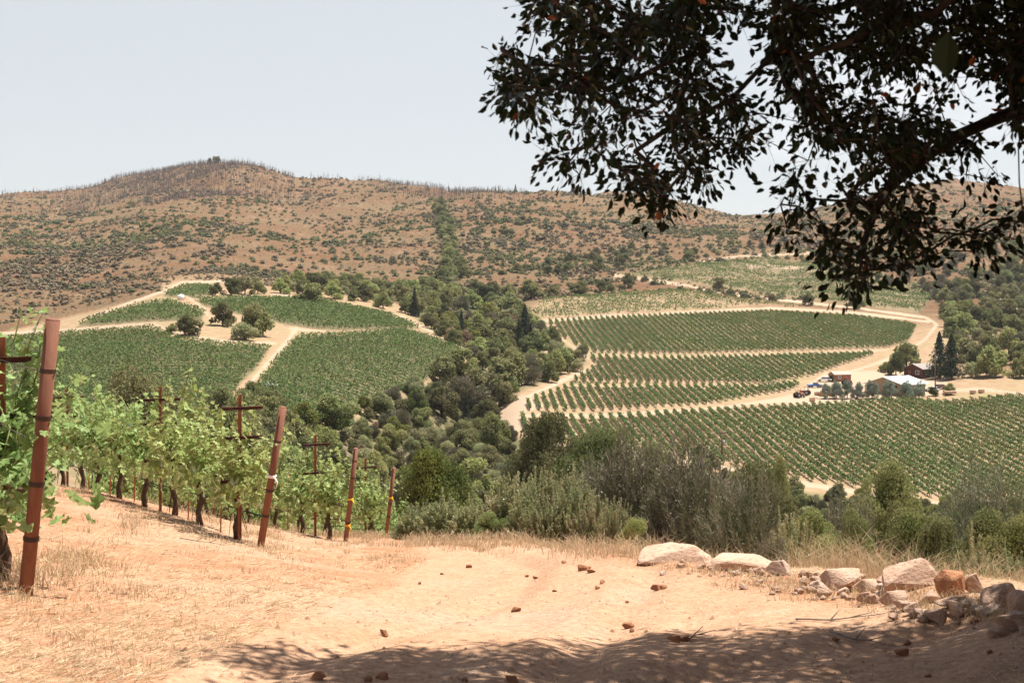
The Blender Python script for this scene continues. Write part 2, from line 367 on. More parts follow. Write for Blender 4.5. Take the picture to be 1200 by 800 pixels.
FB2 = [(668,449),(690,436),(700,427),(690,418),(800,421),(1000,416),(1035,413),(1000,424),(950,441),(900,450)]
FC = [(642,377),(760,371),(900,366),(1000,371),(1074,382),(1066,399),(1040,408),(800,415),(692,414),(658,394)]
FD = [(612,370),(640,350),(800,340),(860,350),(990,366),(900,358),(760,367),(645,373)]
FE = [(700,328),(800,312),(900,302),(1000,312),(1095,340),(1078,368),(1000,356),(900,345),(800,330),(730,322)]
L1 = [(-60,402),(80,392),(180,385),(200,396),(260,405),(316,407),(300,432),(280,450),(250,508),(-60,508)]
L2 = [(350,396),(385,394),(480,388),(545,411),(522,434),(448,472),(360,500),(256,505),(300,455),(328,418)]
L3 = [(228,352),(300,350),(370,352),(450,368),(492,385),(385,387),(345,382),(270,366),(238,358)]
L4 = [(90,383),(110,373),(190,352),(240,366),(236,376),(180,376)]
L5 = [(192,347),(214,336),(252,334),(245,346),(216,350)]
LBARE = [(236,386),(270,372),(330,384),(322,402),(262,398),(215,392)]

def build_terrain():
    th_core = np.arctan((np.arange(-90, 1292, 2.4) - 600) / F)
    side = np.radians(np.r_[np.arange(-180, -25, 3.0)]); s1 = np.radians(np.linspace(-25, math.degrees(th_core[0]), 8))[:-1]
    s2 = np.radians(np.linspace(math.degrees(th_core[-1]), 25, 8))[1:]; side2 = np.radians(np.r_[np.arange(28, 181, 3.0)])
    th = np.r_[side, s1, th_core, s2, side2]
    dd = np.r_[[0.05, 0.6, 1.2, 2.0, 2.8, 3.5, 4.0, 4.4], 1 / np.linspace(1 / 4.7, 1 / 28.0, 260), np.exp(np.linspace(math.log(28.6), math.log(240), 110)), np.exp(np.linspace(math.log(243), math.log(1900), 330)), np.exp(np.linspace(math.log(1920), math.log(9000), 60))]
    T, D = np.meshgrid(th, dd); thc = np.clip(T, -0.53, 0.53); R = D / np.cos(thc)
    X = R * np.sin(T); Y = R * np.cos(T); Z = Zf(X, Y); nr, nc = X.shape
    front = np.abs(T) < 0.53; px = np.where(front, 600 + F * np.tan(thc), -2000); py = np.where(front, HY - F * Z / np.maximum(D, 0.1), -2000)
    road = np.zeros_like(X)
    nd = (D < 34)
    road = np.where(nd, softpoly(px, py + fbm(X / .8, Y / .8, 3, 3) * 14, ROAD, 7), 0)
    jit = fbm(X / 9, Y / 9, 3, 77) * 3
    for pts, w in TRK:
        m = (D > 230) & (D < 1300); s = seg_dist(px, py, pts); road = np.where(m, np.maximum(road, np.clip((w * 0.46 + jit * .6 - s) / 1.2 + 0.5, 0, 1)), road)
    for P in (YARD, BARE): road = np.where((D > 230) & (D < 520), np.maximum(road, softpoly(px + jit, py + jit, P, 1.5)), road)
    hill = np.clip(sstep(D, 500, 640), 0, 1)
    for P in (FC, FD, FE, L3, L4, L5): hill = hill * (1 - softpoly(px, py, P, 3))
    hill = np.maximum(hill, (D > 380) * (px < 190) * sstep(391 - (px / 190) * 46 - py, -3, 3)); hill = np.where(inpoly(px, py, L4) | inpoly(px, py, L1), 0, hill)
    hill = np.where(front, hill, sstep(D, 60, 120))
    right = (px > 1100) & (D > 420); hill = np.where(right, np.maximum(hill, .8 * sstep(px, 1100, 1150)), hill)
    veg = np.zeros_like(X)
    for P in (L1, L2, L3, L4, L5): veg = np.maximum(veg, softpoly(px, py, P, 2) * 0.9 * (D > 200))
    veg = np.maximum(veg, 0.55 * softpoly(px, py, FE, 3) * (0.6 + .8 * vnoise(X / 40, Y / 40, 19)) * (D > 500)); veg = np.maximum(veg, .25 * softpoly(px, py, FC, 2) * (D > 400))
    veg = np.maximum(veg, 0.8 * sstep(D, 26, 45) * (1 - sstep(D, 200, 245)) * (0.6 + fbm(X / 6, Y / 6, 3, 8)))
    gull = np.exp(-((px - (518 + (py - 240) * 0.14)) / 10) ** 2) * (D > 640) * (py > 238); veg = np.maximum(veg, gull * 0.9)
    WV = [(470,352),(560,340),(620,372),(690,425),(606,460),(584,480),(600,512),(760,540),(925,574),(1110,600),(1240,602),(1240,710),(300,710),(200,560),(350,512),(440,482),(552,424),(486,372)]
    veg = np.maximum(veg, 0.9 * softpoly(px, py, WV, 3) * (D > 40) * (.55 + .7 * vnoise(X / 7, Y / 7, 15))); veg = np.clip(veg, 0, 1) * (1 - road)
    nearm = 1 - sstep(D, 45, 70)
    straw = np.clip(1 - road * 0.93, 0, 1) * (0.55 + 0.9 * np.clip(fbm(X / 1.6, Y / 1.6, 3, 12) + 0.25, 0, 1))
    co = np.stack([X, Y, Z], -1).reshape(-1, 3)
    idx = np.arange(nr * nc).reshape(nr, nc)
    q = np.stack([idx[:-1, :-1], idx[:-1, 1:], idx[1:, 1:], idx[1:, :-1]], -1).reshape(-1, 4)[:, ::-1]
    # vertex normals of the whole sheet, kept when it is divided
    e1 = co[q[:, 2]] - co[q[:, 0]]; e2 = co[q[:, 3]] - co[q[:, 1]]; fn = np.cross(e1, e2); vn = np.zeros_like(co)
    for k in range(4): np.add.at(vn, q[:, k], fn)
    vn = unit(vn)
    if vn[:, 2].mean() < 0: vn = -vn; q = q[:, ::-1]
    A = {'road': road, 'hill': hill, 'veg': veg, 'near': nearm, 'straw': straw}
    fc = lambda a: a.reshape(-1)[q].mean(1)
    r_, D_, h_ = fc(road), fc(D), fc(hill); z_ = np.zeros(len(q), int)
    z_[(D_ < 34) & (r_ > 0.5)] = 1; z_[(D_ >= 34) & (r_ > 0.5)] = 2; z_[(z_ == 0) & (D_ > 240) & (h_ > 0.985)] = 3; z_[(z_ == 0) & (D_ > 60)] = 4
    for k, nm in enumerate(['ground', 'dirt_road', 'dirt_track', 'hillside', 'valley_floor']):
        f = q[z_ == k]; u, inv = np.unique(f, return_inverse=True); me = mesh_np(nm, co[u], inv.reshape(-1, 4), 4, M[('near', 'near', 'track', 'hill', 'valley')[k]], True)
        for an, arr in A.items():
            at = me.attributes.new(an, 'FLOAT', 'POINT'); at.data.foreach_set('value', arr.reshape(-1)[u].astype(np.float32))
        me.normals_split_custom_set_from_vertices(vn[u].astype(np.float32))
        o = obj(nm, me); o['kind'] = 'structure'
    return th, dd, Z
TG = build_terrain()
Zraw = Zf
def Zf(X, Y):                      # height on the built sheet itself
    X = np.asarray(X, float); Y = np.asarray(Y, float); th = np.arctan2(X, Y); D = np.hypot(X, Y) * np.cos(np.clip(th, -0.53, 0.53))
    i = np.interp(D, TG[1], np.arange(len(TG[1]))); j = np.interp(th, TG[0], np.arange(len(TG[0])))
    i0 = np.clip(i.astype(int), 0, len(TG[1]) - 2); j0 = np.clip(j.astype(int), 0, len(TG[0]) - 2); fi = i - i0; fj = j - j0; G = TG[2]
    return (G[i0, j0] * (1 - fj) + G[i0, j0 + 1] * fj) * (1 - fi) + (G[i0 + 1, j0] * (1 - fj) + G[i0 + 1, j0 + 1] * fj) * fi
def hit(px, py, dmin=4.0, dmax=3000.0):
    j = int(np.argmin(np.abs(TG[0] - math.atan((px - 600) / F)))); D = TG[1]; m = (D >= dmin) & (D <= dmax); Dm = D[m]; yy = HY - F * TG[2][m, j] / Dm
    i = np.nonzero(yy <= py)[0]
    if len(i) == 0:
        if dmax > 60: return None
        i = [int(np.argmin(yy))]
    k = i[0]; d = Dm[k]
    if k > 0: f_ = (yy[k - 1] - py) / max(yy[k - 1] - yy[k], 1e-6); d = Dm[k - 1] + (Dm[k] - Dm[k - 1]) * min(max(f_, 0), 1)
    return ((px - 600) / F * d, d)

# ------------------------------------------------------------------ vineyard rows on the far slopes
M['row'] = foliage('vine_row_leaves', [(0.075, 0.118, 0.038), (0.155, 0.200, 0.068), (0.12, 0.160, 0.058)], 0.28, 0.08, None, .02)
M['bark'] = simple('bark', (0.085, 0.06, 0.042), 0.95, 0.4, 9.0, 0, 0.02)
M['grey_bark'] = simple('grey_bark', (0.20, 0.165, 0.14), 0.95, 0.3, 9.0)
def strip_runs(P, ok, minlen=3):
    runs = []; i = 0; n = len(ok)
    while i < n:
        if ok[i]:
            j = i
            while j < n and ok[j]: j += 1
            if j - i >= minlen: runs.append((i, j))
            i = j
        else: i += 1
    return runs
def row_mesh(X, Y, step, h=1.75, w=0.75, per=10, leaf=0.42, gaps=0.06):
    """hedge of leafy shoots along a polyline sampled every step metres"""
    Z = Zf(X, Y); n = len(X); vig = 0.82 + 0.32 * vnoise(X / 2.2, Y / 2.2, 4) ; keep = RNG.random(n) > gaps * (1 + 3 * (vnoise(X / 14, Y / 14, 44) > 0.74))
    xo, yo, zo = X, Y, Z; X, Y, Z, vig = X[keep], Y[keep], Z[keep], vig[keep]; n = len(X)
    if n < 2: return None
    R = np.repeat; C = np.stack([R(X, per), R(Y, per), R(Z, per)], 1); vg = R(vig, per); m = len(C)
    C[:, 0] += RNG.normal(0, w * 0.30, m) * vg; C[:, 1] += RNG.normal(0, w * 0.30, m) * vg
    dx = X[-1] - X[0]; dy = Y[-1] - Y[0]; ll = math.hypot(dx, dy) + 1e-6; q = RNG.uniform(-0.5, 0.5, m) * step * 0.72
    C[:, 0] += q * dx / ll; C[:, 1] += q * dy / ll
    C[:, 2] += 0.35 + RNG.random(m) ** 0.7 * (h - 0.45) * vg
    nr = rdir(m); nr[:, 2] = np.abs(nr[:, 2]) + 0.35; lv = leafquads(C, unit(nr), RNG.uniform(0.75, 1.35, m) * leaf, 0.85)
    A = np.c_[xo, yo, zo + 0.8]; A1 = A[1:]; A0 = A[:-1]; cord = sticks(A0 - (A1 - A0) * .05, A1, 0.05); T0 = np.c_[X, Y, Z - .1]; return join([lv, cord, sticks(T0, T0 + [0, 0, 0.95], 0.05)])
row_count = 0
row_specs = [('lowest right vineyard block below the barn', FA, 240, 370, 'across'),
 ('narrow right vineyard block just above the pale crossing track', FB1, 320, 420, 'across'),
 ('middle right vineyard block tapering to a point', FB2, 340, 500, 'across'),
 ('dark upper right vineyard block under the contour track', FC, 400, 700, 'across')]
stuff_parts = []
for text, P, d0, d1, kind in row_specs:
    for k in range(-20, 130):
        Y = np.arange(d0, d1, 1.0); X = k * 2.5 + 0.4 + (-0.045) * (Y - 300)
        Z = Zf(X, Y); px, py = proj(X, Y, Z); ok = inpoly(px + 0 * py, py, P)
        for i, j in strip_runs(None, ok, 6):
            per = 27 if d0 < 400 else 20
            r = row_mesh(X[i:j], Y[i:j], 1.0, per=per, leaf=0.40 if d0 < 400 else 0.44, w=0.72, gaps=0.015)
            if r is None: continue
            if row_count < 300:
                o = obj('vine_row', mesh_np('vine_row', r[0], r[1], 4, M['row'])); row_count += 1
                tag(o, 'green vine row in the ' + text, 'vine row', 'vine rows of the ' + text)
            else: stuff_parts.append(r)
for text, P, d0, d1 in [('left hill vineyard block with brown soil showing', L1, 205, 400), ('dense left hill vineyard block right of the forked track', L2, 205, 460)]:
    Yk = d0
    while Yk < d1:
        X = np.arange(-200, 20, 1.3); Y = Yk - 0.13 * (X + 70) + 6 * np.sin(X / 45.0) + (0 if P is L1 else 1.5)
        Z = Zf(X, Y); px, py = proj(X, Y, Z); ok = inpoly(px, py, P)
        parts = [row_mesh(X[i:j], Y[i:j], 1.3, h=1.6, per=20, leaf=0.5, w=1.5, gaps=0.02 if P is L2 else 0.06) for i, j in strip_runs(None, ok, 6)]
        parts = [p for p in parts if p is not None]; Yk += 3.0
        for r in parts:
          if row_count < 300:
              o = obj('vine_row', mesh_np('vine_row', r[0], r[1], 4, M['row'])); row_count += 1
              tag(o, 'green vine row across the ' + text, 'vine row', 'vine rows of the ' + text)
          else: stuff_parts.append(r)
for P, d0, d1, sp, tilt, gp in [(L3, 350, 560, 3.0, -0.13, .03), (L4, 330, 560, 3.2, -0.13, .06), (L5, 400, 600, 3.4, -0.1, .08), (FD, 520, 760, 5.4, 0.16, .10), (FE, 560, 960, 4.6, 0.10, .22)]:
    Yk = d0 - 60
    while Yk < d1 + 60:
        X = np.arange(-240, 260, 1.6); Y = Yk + tilt * X + 7 * np.sin(X / 50.0); Y = np.maximum(Y, 50)
        Z = Zf(X, Y); px, py = proj(X, Y, Z); ok = inpoly(px, py, P) & (Y > d0)
        for i, j in strip_runs(None, ok, 5):
            r = row_mesh(X[i:j], Y[i:j], 1.6, per=11, leaf=0.65, w=1.2, gaps=gp)
            if r: stuff_parts.append(r)
        Yk += sp
r = join(stuff_parts); o = obj('distant_vines', mesh_np('distant_vines', r[0], r[1], 4, M['row']))
tag(o, 'distant vine rows covering the upper slopes in pale green lines', 'vines', None, 'stuff')

# ------------------------------------------------------------------ tree and shrub kinds (unit height, unit width)
FOL = {
 'oak':   foliage('oak_leaves', [(0.105, 0.112, 0.046), (0.205, 0.208, 0.087), (0.245, 0.232, 0.108)], 0.34, 0.40, None, .03),
 'bay':   foliage('bay_leaves', [(0.14, 0.165, 0.055), (0.255, 0.275, 0.098), (0.305, 0.30, 0.13)], 0.38, 0.38, None, .03),
 'sage':  foliage('sage_leaves', [(0.22, 0.245, 0.115), (0.38, 0.40, 0.205), (0.43, 0.41, 0.23)], 0.40, 0.16, (0.93, (0.38, 0.28, 0.16)), .03),
 'grey':  foliage('dry_twigs', [(0.22, 0.19, 0.145), (0.42, 0.36, 0.285), (0.19, 0.185, 0.11)], 0.1, 0.15, (0.72, (0.13, 0.15, 0.07)), .01),
 'yellow':foliage('yellow_green_leaves', [(0.17, 0.18, 0.045), (0.27, 0.28, 0.08), (0.13, 0.15, 0.05)], 0.3, 0.15, None, .03),
 'conifer':foliage('conifer_needles', [(0.035, 0.048, 0.030), (0.066, 0.084, 0.05), (0.05, 0.065, 0.04)], 0.1, 0.12, None, .02),
 'olive': foliage('olive_leaves', [(0.20, 0.24, 0.18), (0.34, 0.38, 0.31), (0.27, 0.30, 0.23)], 0.15, 0.1, None, .03),
 'brush_green': foliage('brush_green', [(0.095, 0.11, 0.05), (0.165, 0.175, 0.082), (0.15, 0.14, 0.075)], .2, .2, None, 0),
 'brush_olive': foliage('brush_olive', [(0.07, 0.08, 0.045), (0.125, 0.13, 0.078), (0.15, 0.13, 0.09)], .15, .2, None, 0),
 'brush_grey': foliage('brush_grey', [(0.15, 0.125, 0.085), (0.24, 0.205, 0.145), (0.19, 0.14, 0.09)], .1, .15, None, 0),
 'dry':   foliage('dead_leaves', [(0.26, 0.17, 0.11), (0.38, 0.27, 0.19), (0.22, 0.16, 0.11)], 0.2, 0.15, None, .01),
}
def shoot_crown(kind, n, leaf, seed):
    global RNG; keep = RNG; RNG = np.random.default_rng(seed); ns = 300 if kind == 'sage' else 420
    an = RNG.random(ns) * 2 * np.pi; el = np.arccos(RNG.random(ns) ** .9); lob = .72 + .38 * vnoise(an * 1.6 + seed, el * 2, seed) + RNG.normal(0, .07, ns)
    tip = np.stack([np.sin(el) * np.cos(an) * .5, np.sin(el) * np.sin(an) * .5, .12 + np.cos(el) * .85], 1) * lob[:, None]; b0 = np.c_[tip[:, :2] * .16, np.zeros(ns)]
    mid = b0 * .4 + tip * .6 - np.c_[np.zeros((ns, 2)), np.full(ns, .06)] + RNG.normal(0, .02, (ns, 3))
    def at(i, t): t = t[:, None]; return b0[i] * (1 - t) ** 2 + 2 * mid[i] * t * (1 - t) + tip[i] * t * t
    r = []
    if kind == 'sage':
        i = RNG.integers(0, ns, n); t = .35 + .65 * RNG.random(n) ** .75; C = at(i, t) + RNG.normal(0, .014, (n, 3)) * (1.3 - t)[:, None] * 1.6; nr = unit(rdir(n) + .6 * unit(C + [0, 0, .2])); r.append(leafquads(C, nr, RNG.uniform(.7, 1.4, n) * leaf * 1.35, .45))
    else:
        m = int(n * .75); i = RNG.integers(0, ns, m); t = .3 + .7 * RNG.random(m) ** .8; a = at(i, t); d = unit(tip[i] - b0[i]) + rdir(m) * .8; r.append(sticks(a, a + unit(d) * RNG.uniform(.02, .075, m)[:, None], leaf * .08))
        m = int(n * .35); i = RNG.integers(0, ns, m); t = .25 + .72 * RNG.random(m); C = at(i, t) + RNG.normal(0, .02, (m, 3)); r.append(leafquads(C, rdir(m), leaf * .75, .6))
    for k in range(5): tt = np.full(ns, k / 5); r.append(sticks(at(np.arange(ns), tt), at(np.arange(ns), tt + .2), .0045 * (1 - k * .16)))
    V_, F_ = join(r); V_[:, 2] /= np.percentile(V_[:, 2], 99.5); V_[:, :2] *= .5 / np.percentile(np.hypot(V_[:, 0], V_[:, 1]), 98); RNG = keep; return V_, F_
def crown(kind, n, leaf, seed):
    global RNG
    if kind in ('sage', 'grey') and n > 15000: return shoot_crown(kind, n, leaf, seed)
    keep = RNG; RNG = np.random.default_rng(seed)
    if kind == 'conifer':
        z = RNG.random(n) ** 1.25; lay = np.floor(z * 13); an = RNG.random(n) * 2 * np.pi; br = 0.75 + 0.25 * np.cos(an * 5 + lay * 2.1)
        rr = (1.02 - z) * 0.50 * np.sqrt(RNG.random(n)) * br * (0.8 + 0.4 * _h(lay.astype(int), (an * 1.5).astype(int), seed))
        C = np.stack([rr * np.cos(an), rr * np.sin(an), 0.06 + z * 0.94 - rr * 0.22], 1); nr = unit(np.stack([np.cos(an), np.sin(an), np.full(n, 0.9)], 1) + 0.7 * rdir(n))
    else:
        low = {'oak': 0.03, 'bay': 0.0, 'olive': 0.12, 'yellow': 0.12}.get(kind, 0.0); nb = {'oak': 22, 'bay': 26, 'olive': 20, 'yellow': 20}.get(kind, 30)
        u = rdir(nb); u[:, 2] = np.abs(u[:, 2]) * 1.7 - 0.75; rad = RNG.uniform(0.62, 0.98, (nb, 1)); lop = 1 + 0.25 * np.sin(u[:, :1] * 3 + seed) * np.cos(u[:, 1:2] * 4 + seed)
        B = u * rad * lop * np.array([0.40, 0.40, 0.42]) ; B[:, 2] += low + (1 - low) * 0.5; B = np.r_[B, RNG.normal(0, 0.12, (nb // 3, 3)) + [0, 0, 0.5]]
        bs = RNG.uniform(0.07, 0.19, len(B)); w = bs ** 2; ix = RNG.choice(len(B), n, p=w / w.sum()); v = rdir(n); v[:, 2] *= 0.8
        C = B[ix] + v * bs[ix, None] * RNG.uniform(0.35, 1.15, (n, 1)) ** 0.6; nr = unit(v * 0.9 + rdir(n) * 0.9 + [0, 0, 0.35]); C[:, 2] = np.clip(C[:, 2], 0.0, 1.02)
    asp = {'grey': 0.22, 'olive': 0.35, 'sage': 0.42, 'conifer': 0.35}.get(kind, 0.62); sz = RNG.uniform(0.6, 1.35, n) * leaf
    if kind in ('grey',): nr = unit(np.cross(unit(C - [0, 0, 0.3]), rdir(n)))
    r = [leafquads(C, nr, sz, asp)]
    if kind in ('grey', 'dry', 'sage'):
        m = n // 4; ii = RNG.choice(n, m); P0 = C[ii] * 0.80 + np.array([0, 0, 0.05]); P1 = C[ii] * 1.06 + RNG.normal(0, leaf * .5, (m, 3)); P1[:, 2] = np.clip(P1[:, 2], 0.02, 1.08)
        r.append(sticks(P0, P1, leaf * 0.055))
    V_, F_ = join(r); lo_, hi_ = np.percentile(V_[:, 2], (0.7, 99.6)); base_ = {'oak': 0.05, 'olive': .06, 'yellow': .14, 'conifer': .03}.get(kind, 0.0)
    V_[:, 2] = base_ + (V_[:, 2] - lo_) / (hi_ - lo_) * (1 - base_); rad_ = np.percentile(np.hypot(V_[:, 0], V_[:, 1]), 98); V_[:, :2] *= 0.5 / rad_
    RNG = keep; return V_, F_
def trunk_mesh(kind, seed):
    rs = random.Random(seed); m = MB()
    if kind == 'conifer': m.tube([(0, 0, -0.05), (0, 0, 0.5), (0, 0, 0.95)], [0.035, 0.02, 0.004], 6)
    else:
        n = 1 if kind in ('oak', 'bay', 'yellow', 'olive') else 4
        for k in range(n):
            an = rs.uniform(0, 6.28); x, y = 0.04 * math.cos(an) * (n > 1), 0.04 * math.sin(an) * (n > 1); r0 = 0.03 if n == 1 else 0.014
            m.tube([(x, y, -0.06), (x * 1.5 + rs.uniform(-.02, .02), y * 1.5, 0.14), (x * 3 + rs.uniform(-.05, .05), y * 3 + rs.uniform(-.05, .05), 0.36), (x * 5 + rs.uniform(-.1, .1), y * 5 + rs.uniform(-.1, .1), 0.62)], [r0 * 1.25, r0, r0 * .75, r0 * .3], 7)
            for b in range(5):
                a2 = rs.uniform(0, 6.28); zz = rs.uniform(0.14, 0.36); m.tube([(x * 2, y * 2, zz), (x * 2 + .14 * math.cos(a2), y * 2 + .14 * math.sin(a2), zz + 0.13), (x * 2 + .30 * math.cos(a2), y * 2 + .30 * math.sin(a2), zz + 0.30)], [r0 * .55, r0 * .38, r0 * .12], 5)
    return m.mesh('trunk', M['grey_bark'] if kind in ('grey', 'dry', 'sage') else M['bark'])
PROTO = {}
def proto(kind, lod):
    key = (kind, lod)
    if key not in PROTO:
        n, leaf = {'near': (36000, 0.0215), 'mid': (9000, 0.046), 'far': (2600, 0.078)}[lod]
        if kind in ('grey',): leaf *= 1.25; n = int(n * 1.25)
        if kind == 'conifer': leaf *= 0.9
        PROTO[key] = []
        for sdd in range({'near': 3, 'mid': 4, 'far': 4}[lod]):
            v, f = crown(kind, n, leaf, 100 + sdd * 7 + len(kind)); PROTO[key].append((mesh_np('crown', v, f, 4, FOL[kind]), trunk_mesh(kind, sdd + 3)))
    return random.choice(PROTO[key])
NAMES = {'oak': 'oak_tree', 'bay': 'bay_tree', 'sage': 'sage_bush', 'grey': 'dry_bush', 'yellow': 'yellow_green_tree', 'conifer': 'conifer_tree', 'olive': 'olive_tree', 'dry': 'dead_bush'}
CATS = {'sage': 'bush', 'grey': 'bush', 'dry': 'bush'}
def plant(kind, X, Y, w, h, label, group=None, lod=None, sink=0.0):
    z = zat(X, Y) - sink; r = empty(NAMES[kind], (X, Y, z), random.uniform(0, 6.28)); lod = lod or ('near' if Y < 60 else 'mid' if Y < 330 else 'far')
    cm, tm = proto(kind, lod); tag(r, label, CATS.get(kind, 'tree'), group)
    for nm, me in (('crown', cm), ('trunk', tm)):
        o = obj(nm, me, r); o.scale = (w, w, h)
    return r
def plant_px(kind, px, top, base, wpx, label, group=None, d=None, lod=None):
    """a plant whose foot is where the photograph's column px meets the ground at row base"""
    if d is None:
        hp = hit(px, base, 40); 
        if hp is None: return None
        X, Y = hp
    else: X, Y = (px - 600) / F * d, d
    zb = zat(X, Y); zt = -(top - HY) / F * Y; h = max(zt - zb, 0.4); return plant(kind, X, Y, max(wpx * Y / F, (0.72 if wpx > 20 and kind != 'conifer' else 0.3) * h), h, label, group, lod)

SPEC = [ # kind, px, top, base, width px, distance (None: from base row), label
 ('conifer', 1101, 389, 443, 34, None, 'tall dark conifer just left of its twin behind the white roofed barn'),
 ('conifer', 1115, 391, 444, 36, None, 'tall dark conifer on the right of its twin, beside the red brown house'),
 ('conifer', 615, 357, 398, 26, None, 'dark pointed conifer rising from the ravine trees left of the right vineyard'),
 ('oak', 222, 369, 393, 32, None, 'round dark bush like oak standing alone on the left vineyard hill'),
 ('bay', 200, 379, 391, 18, None, 'small green shrub touching the round oak on the left hill'),
 ('oak', 261, 354, 382, 31, None, 'oak at the left of the pair in the bare patch of the left hill'),
 ('oak', 298, 355, 392, 34, None, 'largest oak in the bare patch of the left vineyard hill'),
 ('bay', 308, 366, 394, 30, None, 'green tree at the right end of the bare patch on the left hill'),
 ('sage', 285, 378, 398, 34, None, 'low olive green brush under the large oak of the left hill'),
 ('oak', 252, 331, 346, 16, None, 'small dark oak at the left end of the line above the left vineyard'),
 ('oak', 271, 325, 346, 26, None, 'broad dark oak second in the line above the left vineyard'),
 ('oak', 287, 324, 345, 26, None, 'dark oak third in the line above the left vineyard'),
 ('oak', 302, 325, 344, 20, None, 'dark oak at the right end of the line above the left vineyard'),
 ('bay', 329, 326, 344, 26, None, 'green oak left of the big rounded one at the top of the left vineyard'),
 ('bay', 364, 332, 355, 38, None, 'big rounded green tree at the upper edge of the left vineyard'),
 ('bay', 392, 330, 350, 30, None, 'green tree behind the big rounded one above the left vineyard'),
 ('oak', 843, 325, 340, 16, None, 'lone dark tree at the left end of the track above the right vineyards'),
 ('oak', 905, 344, 353, 12, None, 'smallest of the lone trees along the upper right track'),
 ('oak', 947, 343, 358, 17, None, 'lone round tree in the middle of the upper right track'),
 ('oak', 1002, 341, 362, 24, None, 'largest lone round tree on the upper right track, below the overhanging branches'),
 ('oak', 736, 320, 337, 18, None, 'round dark tree ending the line above the terraced rows'),
 ('oak', 806, 293, 306, 14, None, 'dark tree above the upper right vineyard at the foot of the mountain'),
 ('oak', 700, 300, 317, 18, None, 'dark tree low on the mountain above the upper vineyard'),
 ('oak', 727, 299, 312, 18, None, 'dark spreading tree beside the pale cut at the mountain foot'),
 ('oak', 573, 330, 352, 32, None, 'big dark oak at the left of the line beside the terraced rows'),
 ('bay', 622, 328, 350, 34, None, 'big rounded green oak in the line beside the terraced rows'),
 ('oak', 597, 332, 350, 22, None, 'dark oak squeezed between two big rounded ones by the terraced rows'),
 ('oak', 648, 333, 347, 18, None, 'small dark oak right of the big rounded green one by the terraces'),
 ('oak', 675, 329, 346, 28, None, 'broad oak in the middle of the line above the terraced rows'),
 ('oak', 704, 328, 343, 16, None, 'small oak near the right end of the line above the terraced rows'),
 ('oak', 716, 332, 343, 12, None, 'smallest dark oak of the line above the terraced rows'),
 ('oak', 1062, 401, 430, 34, None, 'grey green oak on the bank above the red brown house'),
 ('oak', 1050, 412, 440, 22, None, 'dark bushy tree left of the red brown house'),
 ('bay', 1038, 424, 436, 18, None, 'low green shrub at the foot of the trees left of the house'),
 ('oak', 1094, 453, 464, 12, None, 'small dark shrub at the right corner of the barn'),
 ('bay', 1112, 449, 461, 16, None, 'round green shrub right of the utility pole'),
 # near the viewer, below the crest
 ('oak', 182, 441, 560, 82, 105, 'dark oak rising behind the second vine row on the left'),
 ('oak', 262, 470, 560, 62, 110, 'dark oak partly hidden by vines between two end posts'),
 ('yellow', 512, 527, 596, 40, 62, 'yellow green tree with a visible trunk beside the last vine row'),
 ('oak', 642, 488, 560, 62, 150, 'dark spreading oak in front of the first rows of the right vineyard'),
 ('bay', 700, 505, 560, 70, 120, 'grey green tree top behind the large dry bush'),
 ('bay', 1047, 548, 612, 44, 85, 'bright green bushy tree at the lower edge of the right vineyard'),
 ('grey', 1150, 556, 612, 80, 90, 'brown grey leafless looking tree at the lower right of the vineyard'),
 ('grey', 540, 441, 482, 62, None, 'pale dead looking tree among the green ravine trees'),
 ('dry', 541, 424, 446, 24, None, 'brownish dead treetop above the pale one in the ravine'),
 ('bay', 915, 540, 585, 14, 120, 'slim young tree standing in front of the right vineyard rows'),
 ('bay', 1012, 560, 592, 12, 140, 'thin young tree left of the bright green bushy one'),
 ('grey', 745, 522, 640, 150, 27, 'large grey brown dry bush, the left one of the big ones beyond the road'),
 ('grey', 812, 527, 645, 150, 25.5, 'large grey brown dry bush with dark hollow underside beyond the road bend'),
 ('grey', 872, 556, 660, 110, 22, 'grey brown dry bush leaning right above the row of rocks'),
 ('grey', 700, 545, 630, 80, 30, 'pale leafless bush behind the light green bushes'),
 ('oak', 780, 524, 620, 120, 34, 'dark green oak scrub behind the big dry bushes'),
 ('oak', 880, 545, 640, 90, 30, 'dark green scrub behind the right dry bush'),
]
for kx, px, top, base, w, d, lab in SPEC:
    plant_px(kx, px, top, base, w, lab, None, d, 'near' if d and d < 160 else None)
# light green bushes along the road edge
k = 0
for px, top, base, w, d, kx in [(488,592,634,44,29,'sage'),(520,585,634,56,28,'sage'),(552,590,636,50,27.5,'sage'),(575,600,636,44,26.6,'bay'),(600,562,640,66,27.5,'sage'),(628,566,640,62,26.5,'sage'),(652,556,642,60,26.5,'sage'),
        (676,566,644,56,25.4,'sage'),(700,585,646,52,24.4,'sage'),(722,592,650,44,23,'sage'),(744,608,652,36,22.2,'bay'),(640,590,640,50,25.4,'sage'),(930,610,668,40,19,'sage'),(905,630,668,36,18,'grey'),
        (960,600,672,44,24,'bay'),(990,590,672,60,28,'grey'),(1012,604,672,40,22,'bay'),(1040,596,676,56,26,'bay'),(1074,600,676,50,24,'bay'),(1100,612,680,46,22,'oak'),(1125,616,684,44,24,'grey'),(1160,600,690,70,22,'bay'),(1195,606,700,70,19,'bay'),(1140,640,690,46,17,'sage'),(1185,652,700,44,14.6,'sage')]:
    where = 'at the far edge of the dirt road' if px < 760 else 'behind the row of rocks'
    nm = {'sage': 'light green broad bush', 'bay': 'green leafy bush', 'grey': 'grey twiggy bush', 'oak': 'dark green bush'}[kx]
    r = plant_px(kx, px, top, base, w * 1.25, nm + ' ' + where, nm + 'es ' + where, d, 'near')
    if kx in ('bay', 'oak'): r.name = 'green_bush'; r['category'] = 'bush'
